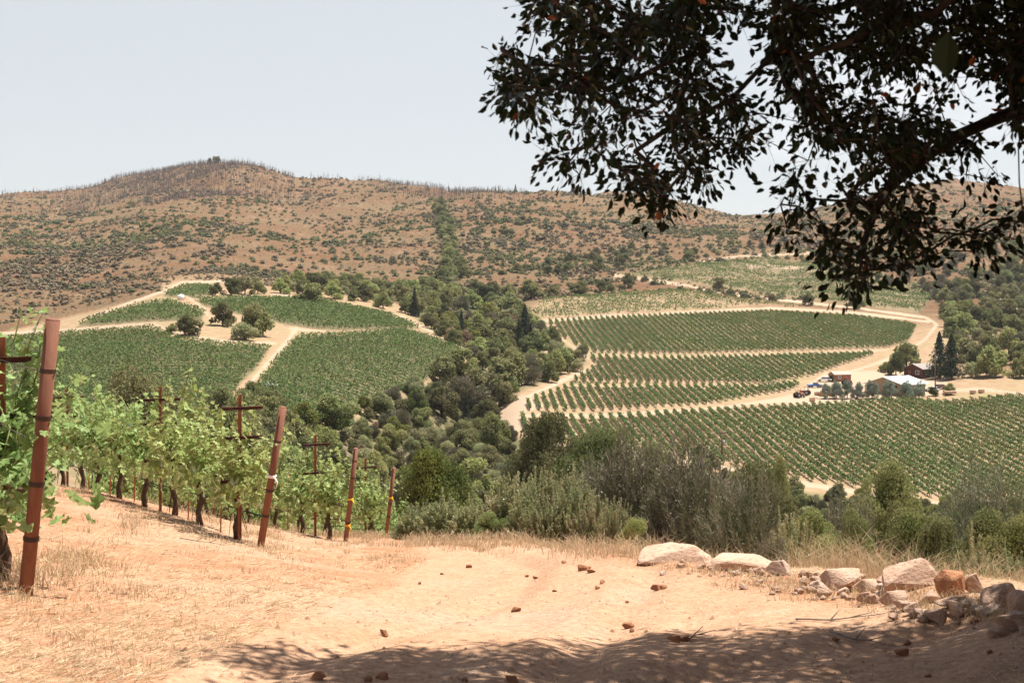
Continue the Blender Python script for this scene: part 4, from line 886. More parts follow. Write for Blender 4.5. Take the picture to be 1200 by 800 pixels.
for q in range(16):
    px = random.uniform(995, 1010) if q < 10 else random.uniform(925, 1120); py = random.uniform(466, 470); X, Y = hit(px, py, 250); w = random.uniform(.6, 1.4)
    o = obj('quarry_stone', rock(q % 7, 'white_rock'), None, (X, Y, zat(X, Y) - .05)); o.scale = (w, w, w * .6); tag(o, 'white stone lying at the foot of the olive trees', 'stone', 'white stones by the olive trees')

# ------------------------------------------------------------------ foreground vines and trellis
def tri_leaves(C, nrm, size, outline, curl=0.22):
    n = len(C); t, b = frames(nrm); k = len(outline); O = np.array(outline); V = np.empty((n, k + 1, 3)); V[:, 0] = C; sz = size[:, None]
    for i, (x, y) in enumerate(O): V[:, i + 1] = C + (t * x + b * y - nrm * curl * (x * x + y * y) + nrm * 0.18 * abs(y) * (-1 if i % 2 else 1)) * sz
    fa = np.array([(0, i + 1, (i + 1) % k + 1) for i in range(k)]); Fc = (fa[None] + (np.arange(n) * (k + 1))[:, None, None]).reshape(-1, 3); return V.reshape(-1, 3), Fc
LO = [(math.cos(math.radians(q)) * r_, math.sin(math.radians(q)) * r_) for q, r_ in [(0, .62), (22, .40), (48, .56), (75, .38), (108, .48), (150, .34), (180, .12), (210, .34), (252, .48), (285, .38), (312, .56), (338, .40)]]
M['vine_leaf'] = foliage('grape_leaves', [(0.16, 0.24, 0.06), (0.47, 0.56, 0.23), (0.32, 0.41, 0.14)], 0.45, 0.10, (0.985, (0.36, 0.30, 0.08)), 0.10)
M['vine_wood'] = simple('vine_wood', (0.10, 0.062, 0.042), 0.95, 0.45, 22, 0, 0.01)
def vine_proto(seed):
    global RNG; keep = RNG; RNG = np.random.default_rng(seed); rs = random.Random(seed); m = MB(); bx = rs.uniform(-.06, .06); pts = [(0, 0, -.08), (bx, .03, .2), (bx * .3, -.03, .42), (bx, .02, .62), (bx * .5, 0, .78)]
    m.tube(pts, [.052, .04, .044, .036, .04], 9)
    for sg in (-1, 1): m.tube([(bx * .5, 0, .74), (sg * .15, .02, .82), (sg * .4, -.02, .84), (sg * .68, .01, .83)], [.034, .026, .022, .016], 7)
    for q in range(5): a_ = rs.uniform(0, 6.3); m.tube([(bx, 0, rs.uniform(.2, .6)), (.09 * math.cos(a_), .09 * math.sin(a_), rs.uniform(.25, .5)), (.12 * math.cos(a_), .12 * math.sin(a_), rs.uniform(.0, .2))], [.008, .006, .003], 4)
    P = []; N = []; S = []; sh = MB()
    for q in range(30):
        x = float(np.clip(RNG.normal(0, .24), -.56, .56)); y = RNG.normal(0, .05); lx, ly = RNG.normal(0, .16), RNG.normal(0, .24); hgt = RNG.uniform(.55, 1.12) * (1 - .35 * abs(x) / .66) if q < 27 else RNG.uniform(1.15, 1.45); npt = int(hgt / 0.052)
        base = np.array([x, y, .80]); path = []
        for k in range(npt):
            t = k / max(npt - 1, 1); droop = max(0, t - .75) * 1.2 if q % 3 == 0 else 0; p = base + np.array([lx * t ** 1.3 * 1.5 + .03 * math.sin(9 * t + q), ly * t ** 1.2 * 1.6 + .03 * math.cos(8 * t + q), hgt * (t - droop * .4)]); path.append(p)
            out = unit(np.array([[lx + RNG.normal(0, .5), ly * 1.5 + RNG.normal(0, .6), RNG.uniform(.1, 1.0)]]))[0]; P.append(p + out * RNG.uniform(.03, .11)); N.append(out); S.append(RNG.uniform(.095, .165) * (1.0 - .45 * max(0, t - .6) / .4))
        if len(path) > 3: sh.tube([tuple(v) for v in path[::4] + [path[-1]]], [.006] * len(path[::4]) + [.003], 4, False)
    n2 = 150; P += list(np.c_[RNG.uniform(-.7, .7, n2), RNG.normal(0, .20, n2), RNG.uniform(.52, .95, n2)]); v = rdir(n2); v[:, 2] = np.abs(v[:, 2]) * .4; N += list(unit(v)); S += list(RNG.uniform(.09, .15, n2))
    V, Fc = tri_leaves(np.array(P), unit(np.array(N) + .35 * rdir(len(P))), np.array(S), LO); RNG = keep
    return mesh_np('foliage', V, Fc, 3, M['vine_leaf']), m.mesh('trunk', M['vine_wood']), sh.mesh('shoots', M['vine_shoot'])
M['vine_shoot'] = simple('green_shoot', (0.20, 0.22, 0.07), 0.7, 0.2, 8)
VP = [vine_proto(40 + q) for q in range(5)]
DIRV = Vector((-0.53, 0.848, 0)).normalized(); RANG = math.atan2(DIRV.y, DIRV.x)
ENDS = [(-3.42, 9.0), (-3.40, 17.3), (-3.38, 26.0), (-3.3, 33.5), (-3.2, 41)]
ORD = ['nearest', 'second', 'third', 'fourth', 'fifth']
def rowpt(i, t, side=0.0): return ENDS[i][0] + DIRV.x * t + DIRV.y * side, ENDS[i][1] + DIRV.y * t - DIRV.x * side
spec_v = {0: [0.65, 1.75, 2.8, 4.2], 1: [0.9, 2.35, 3.8, 5.3, 6.8, 8.4, 10.0, 11.6, 13.2, 14.9, 16.6, 18.4, 20.2, 22], 2: [0.9, 2.3, 3.9, 5.5, 7.1, 8.8, 10.5, 12.3, 14, 16, 18, 20], 3: [0.8, 2.3, 4, 5.8, 7.6, 9.4, 11.2], 4: [1, 2.6, 4.2, 6, 8]}
for i, ts in spec_v.items():
    for q, t in enumerate(ts):
        X, Y = rowpt(i, t, random.uniform(-.06, .06)); k = random.randrange(5); sc_ = {0: 0.90, 1: 1.0}.get(i, 0.98) * random.uniform(.92, 1.06)
        r = empty('grapevine', (X, Y, zat(X, Y)), RANG + (math.pi if random.random() < .5 else 0)); r.scale = (1.08, 1.08, sc_)
        pos_ = 'nearest its leaning end post' if q == 0 else 'second from its end post' if q == 1 else 'third from its end post' if q == 2 else 'further back in its row'
        tag(r, 'leafy green grapevine in the %s row, %s' % (ORD[i], pos_), 'grapevine', 'grapevines of the %s row' % ORD[i])
        for nm, me in zip(('foliage', 'trunk', 'shoots'), VP[k]): obj(nm, me, r)
def rust(name, a, b, sc=6):
    t = NT(name); P = t.n('ShaderNodeTexCoord').outputs['Object']; mp_ = t.n('ShaderNodeMapping'); mp_.inputs['Scale'].default_value = (1, 1, .25); t.l(P, mp_.inputs[0]); n1 = t.noise(sc, 6, .7, mp_.outputs[0]); n2 = t.noise(60, 3, .6, P)
    c = t.mix(t.rng(n1, .35, .65), a, b); c = t.mix(t.rng(n2, .55, .75, 0, .4), c, (.11, .05, .035)); return t.pbr(c, .75, t.bump(n2, .4, .003), .3, .15)
M['post'] = rust('rusty_pipe', (.165, .062, .036), (.26, .115, .07)); M['stake'] = rust('rusty_angle_iron', (.30, .105, .05), (.40, .16, .085), 12); M['arm'] = rust('dark_rusty_channel', (.07, .03, .025), (.15, .06, .045), 9)
M['wire'] = simple('dark_wire', (.06, .045, .04), .5, .2, 4, .6); M['hose'] = simple('black_hose', (.02, .02, .02), .7, .1, 3); M['yellow_tie'] = simple('yellow_tape', (.75, .40, .02), .5, .1); M['white_tie'] = simple('white_twine', (.75, .66, .62), .8, .1)
LEAN = [Vector((.235, -.12, 1.93)), Vector((.33, -.14, 1.90)), Vector((.24, -.25, 1.92)), Vector((.24, -.3, 1.9)), Vector((.2, -.2, 1.9))]
BANDS = [[.19, .36, .60, .80], [.25, .50, .60, .78], [.14, .32, .56, .8], [.5, .68], [.5]]
for i, (x, y) in enumerate(ENDS):
    if i == 4: continue
    z = zat(x, y); r = empty('end_post', (x, y, z)); tag(r, 'leaning rusty pipe end post of the %s vine row' % ORD[i] + (', with yellow tape' if i >= 2 else ', tied with white twine' if i == 1 else ', at the left edge'), 'post', 'rusty end posts of the vine rows')
    v = LEAN[i]; m = MB(); m.tube([-v * .12, v * .5, v], [.050, .048, .050], 20); m.tube([v, v * 1.004], [.050, .038], 20); m.build('pipe', M['post'], r)
    for b in BANDS[i]:
        w_ = MB(); c = v * (1 - b); dv = v.normalized()
        for q in range(4): w_.tube([c + dv * (.008 * q), c + dv * (.008 * q + .007)], .055, 16, False)
        w_.build('wire_wrap', M['wire'], r)
    ties = {1: [(.50, 'white_tie')], 2: [(.55, 'yellow_tie'), (.83, 'yellow_tie')], 3: [(.42, 'yellow_tie')]}.get(i, [])
    for b, mt in ties:
        w_ = MB(); c = v * (1 - b); w_.tube([c, c + v * .02], .062, 16); w_.tube([c + Vector((.05, -.05, 0)), c + Vector((.09, -.07, -.06)), c + Vector((.07, -.08, -.14))], [.012, .01, .004], 5); w_.build('tape_tie' if 'yellow' in mt else 'twine_tie', M[mt], r)
ARMH = [1.66, 1.24, .76]
def stake(i, t, hgt, arms, w, lab):
    X, Y = rowpt(i, t); r = empty('trellis_stake', (X, Y, zat(X, Y)), RANG); tag(r, lab, 'stake', 'rusty trellis stakes with crossarms'); m = MB(); m.box((0, 0, hgt / 2 - .1), (.038, .006, hgt + .2)); m.box((.016, .0212, hgt / 2 - .1), (.006, .036, hgt + .2)); st = m.build('stake_bar', M['stake'], r)
    hm = MB(); [hm.disc((0, -.0045, q * .12 + .06), (0, 1, 0), .006, .003, 8) for q in range(int(hgt / .12))]; hm.build('holes', M['arm'], st)
    for h_ in arms:
        a_ = MB(); a_.box((-.026, 0, h_), (.006, w, .045)); a_.box((-.040, 0, h_ + .020), (.03, w, .005)); a_.box((-.040, 0, h_ - .020), (.03, w, .005)); [a_.tube([(-.026, y_, h_ - .02), (-.026, y_, h_ + .045)], .006, 5) for y_ in (-w / 2 + .03, w / 2 - .03)]; a_.build('crossarm', M['arm'], r)
stake(0, .75, 1.83, [1.66, 1.24, .76], .72, 'rusty stake with three crossarms beside the left end post'); stake(1, .75, 2.05, [1.86, 1.45, .85], .62, 'rusty stake with crossarm behind the second end post')
stake(1, 4.5, 2.05, [1.85, 1.45, .85], .62, 'second crossarm stake along the second row'); stake(1, 11, 2.05, [1.85, 1.45], .62, 'far stake along the second vine row'); stake(2, 1.5, 2.15, [1.95, 1.35], .62, 'rusty crossarm stake behind the third end post')
stake(2, 8, 2.1, [1.9, 1.35], .62, 'far stake along the third vine row'); stake(3, 1.2, 2.2, [1.95, 1.1], .6, 'rusty crossarm stake of the fourth vine row'); stake(0, 6.0, 1.83, [1.66, 1.24, .76], .72, 'stake further along the nearest row')
for i, t in [(1, 1.6), (1, 3.1), (1, 6.1), (1, 7.7), (1, 9.3), (2, 3.1), (2, 4.7), (3, 3.2)]:
    X, Y = rowpt(i, t); m = MB(); m.tube([(0, 0, -.1), (.02, .01, 1.25)], .012, 6); tag(m.build('vine_stake', M['stake'], None, (X, Y, zat(X, Y))), 'thin rusty rod beside a vine trunk of the %s row' % ORD[i], 'stake', 'thin rusty rods of the %s row' % ORD[i])
for i in range(4):
    x, y = ENDS[i]; z = zat(x, y); v = LEAN[i]; Lr = [6, 22, 20, 11][i]
    for q, (b, h_, sd_) in enumerate([(.19, 1.66, -.3), (.19, 1.66, .3), (.45, 1.24, -.25), (.45, 1.24, .25), (.58, .80, 0)]):
        h2 = h_ * (1 if i == 0 else 1.12); pts = [Vector((x, y, z)) + v * (1 - b)]
        for t in np.arange(.75, Lr, 1.4): X, Y = rowpt(i, t, sd_); pts.append(Vector((X, Y, zat(X, Y) + h2 + .01 * math.sin(t * 3))))
        m = MB(); m.tube(pts, .0032 if i < 2 else .005, 5); tag(m.build('trellis_wire', M['wire']), 'dark wire strung along the %s vine row from its end post' % ORD[i], 'wire', 'trellis wires of the %s row' % ORD[i])
    pts = [Vector((x, y, z)) + v * .22]
    for t in np.arange(.6, Lr, .7): X, Y = rowpt(i, t, .03); pts.append(Vector((X, Y, zat(X, Y) + .46 - .035 * abs(math.sin(t * 1.7)))))
    m = MB(); m.tube(pts, .010, 6); tag(m.build('drip_hose', M['hose']), 'black drip hose low along the %s vine row' % ORD[i], 'hose')

# ------------------------------------------------------------------ overhanging oak
def build_oak():
    global RNG; keep = RNG; RNG = np.random.default_rng(5)
    OUT = [(618,-40),(626,5),(600,40),(582,62),(588,105),(602,138),(612,118),(640,140),(622,178),(650,190),(654,232),(682,226),(700,172),(722,196),(735,240),(765,258),(785,236),(830,246),(842,212),(866,196),(850,165),(872,182),(896,192),(900,140),(880,120),(895,100),(925,108),(930,165),(915,180),(925,215),(902,240),(906,262),(930,300),(965,312),(985,345),(1012,348),(1032,312),(1085,312),(1100,282),(1122,268),(1150,310),(1182,316),(1200,268),(1260,280),(1400,300),(1400,-40)]
    GAPS = [[(826,18),(886,16),(905,60),(918,100),(880,122),(838,100)], [(690,118),(706,100),(722,120),(712,150),(694,140)], [(758,88),(784,84),(790,120),(770,150),(752,120)], [(800,110),(845,105),(842,150),(815,150)], [(672,60),(690,50),(700,72),(680,80)], [(1000,195),(1080,205),(1090,220),(1010,215)], [(948,155),(985,170),(985,225),(950,210)],
            [(1085,225),(1195,225),(1195,262),(1130,262),(1090,255)], [(1030,108),(1060,108),(1060,130),(1030,130)], [(1140,150),(1200,150),(1200,205),(1150,205)], [(640,140),(662,120),(680,175),(660,185)], [(960,240),(985,235),(975,275),(955,270)], [(1010,245),(1040,240),(1035,290),(1012,280)]]
    A = []
    while len(A) < 930:
        px = RNG.uniform(575, 1290); py = RNG.uniform(-60, 350); p = (np.array([px]), np.array([py]))
        if not inpoly(*p, OUT)[0]: continue
        if any(inpoly(*p, g)[0] for g in GAPS) and RNG.random() < .995: continue
        if vnoise(px / 30, py / 26, 404) > .60 and RNG.random() < .9: continue
        thin = 1.0 if py < 110 else 0.62 if px < 850 else 0.62 if py < 180 else .40
        if px > 1060 and py > 180: thin *= .85
        if RNG.random() > thin: continue
        d = RNG.uniform(4.3, 6.3); A.append(((px - 600) / F * d, d, -(py - HY) / F * d))
    B = []
    while len(B) < 3000:
        x = RNG.uniform(-1.2, 9.4); y = RNG.uniform(1.4, 11.4); z = RNG.uniform(-.6, 5.2)
        if ((abs((x - 4.3) / 5.0)) ** 3.2 + (abs((y - 6.3) / 4.9)) ** 3.2 + (abs((z - 2.2) / 2.9)) ** 2.6) > 1 - .25 * vnoise(x * .9 + 5, y * .9 + z, 3): continue
        u = 600 + F * x / y; v_ = HY - F * z / y
        if -150 < u < 1300 and -130 < v_ < 900: continue
        if z < 1.0 and u < 1500: continue
        if y > np.interp(x, [0, 1.6, 3.1, 4.6, 6.5, 9], [8.2, 8.6, 9.9, 9.2, 8.7, 8.5]) or (z > .8 and x < .55 + .25 * math.sin(y * 2)): continue
        B.append((x, y, z))
    base = (5.6, 6.8); bz = zat(*base); T = np.array([base[0], base[1], bz])
    limbs = [[T, T + [-.1, 0, 1.1], T + [-.35, -.1, 2.1], T + [-.8, -.3, 3.0]]]
    def lm(*pts): limbs.append([np.array(q, float) for q in pts])
    tp = lambda px, py, d: ((px - 600) / F * d, d, -(py - HY) / F * d)
    f0 = limbs[0][-1]; f1 = limbs[0][2]
    lm(f1, (4.4, 6.2, 1.0), tp(1450, 60, 5.9), tp(1290, 108, 5.6), tp(1190, 130, 5.5), tp(1110, 165, 5.4), tp(1040, 215, 5.4), tp(1010, 290, 5.3))
    lm(f1, (4.2, 5.8, 1.5), tp(1350, -20, 5.5), tp(1220, -30, 5.5), tp(1050, -15, 5.4), tp(960, 20, 5.3), tp(890, 75, 5.3), tp(850, 118, 5.2), tp(790, 145, 5.2), tp(740, 175, 5.2))
    lm(f0, (3.6, 6.0, 2.6), (2.4, 5.6, 2.3), tp(1000, -120, 5.4), tp(860, -70, 5.3), tp(770, 10, 5.2), tp(735, 62, 5.2), tp(690, 100, 5.1), tp(640, 88, 5.1))
    lm(f0, (3.4, 7.5, 2.9), (2.6, 8.4, 3.0), (1.6, 8.4, 3.1)); lm(f0, (5.6, 8.0, 3.0), (5.4, 8.6, 3.2)); lm(f0, (4.4, 4.4, 2.8), (3.6, 2.4, 2.8)); lm(f0, (6.8, 6.2, 2.6), (8.6, 6.4, 2.4)); lm(f0, (4.2, 6.6, 4.0), (3.4, 6.4, 4.6)); lm(f0, (2.2, 7.0, 3.2), (1.4, 7.2, 3.1), (.8, 7.2, 3.0));
    N = []; par = []
    def addpath(pts, p0):
        prev = p0
        for a, b in zip(pts[:-1], pts[1:]):
            n = max(1, int(np.linalg.norm(b - a) / .16))
            for k in range(1, n + 1):
                q = a + (b - a) * k / n + RNG.normal(0, .012, 3); N.append(q); par.append(prev); prev = len(N) - 1
        return prev
    N.append(T - [0, 0, .3]); par.append(-1)
    for lb in limbs:
        j = int(np.argmin(np.linalg.norm(np.array(N) - lb[0], axis=1))) if len(N) > 1 else 0; addpath([np.array(N[j])] + list(lb[1:] if len(N) > 1 else lb), j)
    term = []; allp = [np.array(q) for q in A] + [np.array(q) for q in B]; isA = [1] * len(A) + [0] * len(B)
    NN = np.array(N); dist0 = [np.min(np.linalg.norm(NN - q, axis=1)) for q in allp]
    cap = len(N) + 40000; buf = np.zeros((cap, 3)); buf[:len(N)] = NN; cnt = len(N)
    for ii in np.argsort(dist0):
        q = allp[ii]; dd = np.linalg.norm(buf[:cnt] - q, axis=1); j = int(np.argmin(dd)); L_ = dd[j]; n = max(1, int(L_ / .10)); a = buf[j].copy(); prev = j
        sag = RNG.normal(0, .10, 3) * L_ + [0, 0, .10 * L_]
        for k in range(1, n + 1):
            t = k / n; p = a + (q - a) * t + sag * 4 * t * (1 - t) * .5
            buf[cnt] = p; par.append(prev); prev = cnt; cnt += 1
        term.append((prev, isA[ii], q, (q - a) / (L_ + 1e-6)))
    P = buf[:cnt]; wt = np.zeros(cnt)
    for t_ in term: wt[t_[0]] += 1
    for i in range(cnt - 1, 0, -1): wt[par[i]] += wt[i]
    rad = np.clip(0.0019 * wt ** .53, .0020, .21); rad = np.minimum(rad, .010 + .022 * np.clip(P[:, 0] - 1.0, 0, 9))
    i = np.arange(1, cnt); pr = np.array(par)[1:]; a = P[pr]; b = P[i]; ra = np.minimum(rad[pr], rad[i] * 1.5); rb = rad[i]
    isT = rb > .045
    def segs(sel, nside):
        A_, B_, RA, RB = a[sel], b[sel], ra[sel], rb[sel]; ax = unit(B_ - A_); t = unit(np.cross(ax, np.array([.31, .22, .93]))); w = np.cross(ax, t); n = len(A_); V = np.empty((n, 2, nside, 3))
        for k in range(nside):
            c = math.cos(2 * math.pi * k / nside); s_ = math.sin(2 * math.pi * k / nside); o_ = t * c + w * s_; V[:, 0, k] = A_ - ax * RA[:, None] * .3 + o_ * RA[:, None]; V[:, 1, k] = B_ + ax * RB[:, None] * .3 + o_ * RB[:, None]
        fa = np.array([(k, (k + 1) % nside, nside + (k + 1) % nside, nside + k) for k in range(nside)]); return V.reshape(-1, 3), (fa[None] + (np.arange(n) * 2 * nside)[:, None, None]).reshape(-1, 4)
    r = empty('oak_tree', tuple(T)); tag(r, 'large dark leafed oak whose boughs hang across the upper right', 'tree')
    off = T
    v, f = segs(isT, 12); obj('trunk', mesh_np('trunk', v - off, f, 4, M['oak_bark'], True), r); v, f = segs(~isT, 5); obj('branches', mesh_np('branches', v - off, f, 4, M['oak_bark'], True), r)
    C = []; Nn = []; S = []; TD = []
    for pi, ia, q, dr in term:
        n = RNG.integers(11, 19) if ia else RNG.integers(70, 86)
        sp = .05 if ia else .17; c = q + RNG.normal(0, sp, (n, 3)) - [0, 0, .02]; C.append(c); td = unit((c - q) + dr * .05 + [0, 0, -.02]); TD.append(td); Nn.append(rdir(n)); S.append(RNG.uniform(.030, .052, n) if ia else RNG.uniform(.08, .115, n))
    Q = np.concatenate([np.repeat(t_[2][None], len(c_), 0) for t_, c_ in zip(term, C)]); sel_ = np.concatenate([np.full(len(c_), t_[1] == 1) for t_, c_ in zip(term, C)])
    C = np.concatenate(C); TD = np.concatenate(TD); Nn = np.concatenate(Nn); S = np.concatenate(S)[:, None]; bb = unit(np.cross(TD, Nn)); nn = np.cross(bb, TD)
    v, f = sticks(Q[sel_], (C - TD * S * .5)[sel_], .0011); obj('twigs', mesh_np('twigs', v - off, f, 4, M['oak_bark']), r)
    W = .235 * RNG.uniform(.85, 1.2, (len(C), 1)); V = np.empty((len(C), 8, 3))
    for k, (x, y, z) in enumerate([(-.5, 0, 0), (-.22, 1, .10), (.15, .95, .12), (.5, 0, -.06), (.15, -.95, .12), (-.22, -1, .10), (-.22, 0, 0), (.15, 0, 0)]): V[:, k] = C + (TD * x + bb * y * W + nn * z) * S
    fa = np.array([(0, 6, 1, 1), (6, 7, 2, 1), (7, 3, 2, 2), (0, 5, 6, 6), (5, 4, 7, 6), (4, 3, 7, 7)])
    q4 = np.array([(6, 7, 2, 1), (5, 4, 7, 6)]); q3 = np.array([(0, 6, 1), (7, 3, 2), (0, 5, 6), (4, 3, 7)]); st = (np.arange(len(C)) * 8)[:, None, None]
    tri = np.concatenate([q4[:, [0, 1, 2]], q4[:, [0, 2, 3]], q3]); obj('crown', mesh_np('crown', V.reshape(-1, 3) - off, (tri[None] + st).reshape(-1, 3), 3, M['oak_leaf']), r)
    RNG = keep
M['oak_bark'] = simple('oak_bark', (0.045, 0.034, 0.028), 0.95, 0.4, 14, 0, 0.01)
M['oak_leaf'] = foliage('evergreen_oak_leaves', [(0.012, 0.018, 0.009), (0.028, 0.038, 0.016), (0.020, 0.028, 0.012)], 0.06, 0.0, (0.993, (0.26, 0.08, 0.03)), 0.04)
build_oak()

# ------------------------------------------------------------------ rocks, stones and clods
RK = [(790,656,96,30,'rock','broad pale boulder half buried at the road bend'),(864,668,86,30,'rock','long low pale boulder right of the half buried one'),(914,674,34,22,'white_rock','small whitish rock alone on the crest'),(984,690,58,30,'rock','flattish pale rock at the left end of the rock pile'),
 (962,680,24,14,'rock','small pale rock left of the pile'),(1003,680,20,14,'rock','small rock behind the left end of the pile'),(1046,692,46,26,'rock','pale rock under the broad top one'),(1068,690,74,44,'rock','broad pale rock forming the top of the pile'),
 (1116,699,42,38,'orange_rock','squarish orange rock, the most colourful of the pile'),(1143,694,28,28,'rock','rough brownish pink rock right of the orange one'),(1048,708,34,20,'rock','rounded pink rock at the foot of the pile'),(1086,707,28,20,'rock','small pink rock below the orange one on its left'),
 (1121,711,42,15,'rock','flat rock right below the orange one'),(1152,720,36,16,'white_rock','flat whitish rock in front of the pile'),(1172,713,52,38,'rock','big slanted rock near the right edge'),(1196,716,36,30,'rock','pink rock at the right edge of the photo'),(1017,706,26,16,'rock','low pale stone left of the rounded pink rock'),
 (1184,738,38,24,'rock','loose pale rock below the slanted one'),(1142,730,16,9,'orange_rock','small reddish stone in front of the pile'),(1075,719,24,9,'white_rock','flat white chip at the foot of the pile'),(1030,700,18,12,'rock','stone wedged left of the pile foot'),(945,676,20,11,'rock','stone between the whitish rock and the pile')]
for q, (px, py, w, h_, mt, lab) in enumerate(RK):
    X, Y = hit(px, py, 5, 40); W = .88 * w * Y / F; h_ *= .86; o = obj('rock' if w < 80 else 'boulder', rock(q % 7, mt), None, (X, Y, zat(X, Y) - (.42 if w > 80 else .2) * h_ * Y / F)); o.scale = (W * 1.05, W * .9, h_ * Y / F * 1.15); o.rotation_euler = (random.uniform(-.12, .12), random.uniform(-.12, .12), random.choice([0, math.pi]) + random.uniform(-.3, .3)); tag(o, lab, 'rock')
for q in range(95):
    px = random.uniform(770, 1215); cy = np.interp(px, [770, 900, 1000, 1200], [650, 680, 695, 735]); py = cy + random.gauss(4, 9); hp = hit(px, py, 5, 40)
    if hp is None: continue
    X, Y = hp; w = random.choice([.03, .04, .05, .06, .08, .12] if px < 960 else [.04, .06, .08, .1, .14, .18]) * random.uniform(.8, 1.2); o = obj('stone', rock(q % 7, random.choice(['rock', 'rock', 'white_rock'])), None, (X, Y, zat(X, Y) - .01)); o.scale = (w, w, w * .65); o.rotation_euler = (0, 0, random.uniform(0, 6)); tag(o, 'small loose stone scattered along the rock edge of the road', 'stone', 'small stones along the rock edge')
CL = [(605,716,13),(736,736,15),(741,740,10),(450,745,16),(661,660,8),(683,668,16),(694,670,10),(706,683,9),(700,690,8),(770,692,16),(777,690,10),(735,706,7),(617,676,6),(629,677,7),(650,693,6),(549,665,9),(518,673,5),(492,684,7),(1087,793,9),(790,752,18),(800,750,14),(448,795,20),(432,798,14),(372,796,22),(600,799,18),(1062,755,12),(1058,768,18),(980,750,9),(1160,765,9),(545,798,10),(606,756,9),(360,716,6),(246,754,7),(130,744,6),(290,660,7),(219,662,5),(76,776,8),(840,716,8),(835,713,6),(724,724,6),(570,730,5),(640,725,6)][:30]
for q, (px, py, w) in enumerate(CL):
    X, Y = hit(px, py, 4, 40); W = w * Y / F; o = obj('dirt_clod', rock(q % 7, 'clod' if False else 'orange_rock'), None, (X, Y, zat(X, Y) - W * .12)); o.scale = (W, W * .8, W * .6); o.rotation_euler = (0, 0, random.uniform(0, 6)); tag(o, 'reddish brown clod of earth lying on the dirt road', 'clod', 'reddish clods on the dirt road')
parts = []; ico = np.array([(-.5, 0, 0), (.5, 0, 0), (0, -.42, 0), (0, .42, 0), (0, 0, .4), (.05, .02, -.2)]); icf = np.array([(0, 2, 4), (2, 1, 4), (1, 3, 4), (3, 0, 4)])
n = 9000; D = 1 / RNG.uniform(1 / 28, 1 / 4.9, n); px = RNG.uniform(-40, 1240, n); X = (px - 600) / F * D; Z = Zf(X, D); dn = vnoise(X / .9, D / .9, 301); ok = RNG.random(n) < dn ** 1.5; X, D, Z = X[ok], D[ok], Z[ok]; n = len(X)
sz = RNG.gamma(1.6, .008, n) + .006; an = RNG.uniform(0, 6.28, n); c_, s_ = np.cos(an), np.sin(an); V = np.empty((n, 6, 3))
for k in range(6): x, y, z = ico[k]; V[:, k] = np.stack([X + (x * c_ - y * s_) * sz, D + (x * s_ + y * c_) * sz, Z + z * sz + .001], 1)
M['gravel'] = foliage('gravel_stones', [(.28, .15, .09), (.52, .38, .28), (.40, .24, .15)], 0.0, 0, None, 0.0)
tag(obj('gravel', mesh_np('gravel', V.reshape(-1, 3), (icf[None] + (np.arange(n) * 6)[:, None, None]).reshape(-1, 3), 3, M['gravel'])), 'loose gravel scattered over the orange earth', 'gravel', None, 'stuff')
# ------------------------------------------------------------------ dry grass and straw
M['straw'] = foliage('dry_straw', [(.42, .30, .18), (.70, .57, .40), (.56, .42, .27)], .25, 0, (.96, (.22, .22, .09)), 0)
def roadmask(X, Y):
    Z = Zf(X, Y); px, py = proj(X, Y, Z); return softpoly(px, py + fbm(X / .8, Y / .8, 3, 3) * 14, ROAD, 7), px, py, Z
n = 80000; D = 1 / RNG.uniform(1 / 32, 1 / 4.9, n); px0 = RNG.uniform(-60, 1260, n); X = (px0 - 600) / F * D; rm, px, py, Z = roadmask(X, D); dn = np.clip(fbm(X / 1.6, D / 1.6, 3, 12) * 2.2 + .62, .03, 1); ok = RNG.random(n) < dn * (1 - .97 * rm); X, D, Z = X[ok], D[ok], Z[ok]; n = len(X)
an = RNG.normal(.7, 1.1, n); l_ = RNG.uniform(.025, .11, n); P0 = np.stack([X, D, Z + .004], 1); P1 = P0 + np.stack([np.cos(an) * l_, np.sin(an) * l_, RNG.uniform(0, .018, n)], 1); P1[:, 2] = np.maximum(P1[:, 2], Zf(P1[:, 0], P1[:, 1]) + .002); r = [sticks(P0, P1, RNG.uniform(.0008, .0018, n) * (1 + D / 14))]
r = join(r); tag(obj('straw_litter', mesh_np('straw_litter', r[0], r[1], 4, M['straw'])), 'dry straw lying flat over the ground by the vines', 'straw', None, 'stuff')
def tufts(pts, nb, h_, spread, w=.0022):
    P = np.repeat(np.array(pts), nb, 0); m = len(P); P[:, :2] += RNG.normal(0, spread, (m, 2)); z = Zf(P[:, 0], P[:, 1]); a_ = RNG.uniform(0, 6.28, m); ln = RNG.uniform(.35, 1.15, m) * h_; out = RNG.uniform(.1, .8, m) * ln
    A0 = np.c_[P, z - .01]; A1 = A0 + np.c_[np.cos(a_) * out * .4, np.sin(a_) * out * .4, ln * .62]; A2 = A1 + np.c_[np.cos(a_) * out * .6, np.sin(a_) * out * .6, ln * .30 - out * .15]; ww = w * (1 + P[:, 1] / 16); return [sticks(A0, A1, ww), sticks(A1, A2, ww * .5)]
parts = []
def ring(px, py, n, sxp, syp):
    o_ = []
    for _ in range(n):
        hp = hit(px + random.gauss(0, sxp), py + random.gauss(0, syp), 5, 45)
        if hp: o_.append(hp)
    return o_
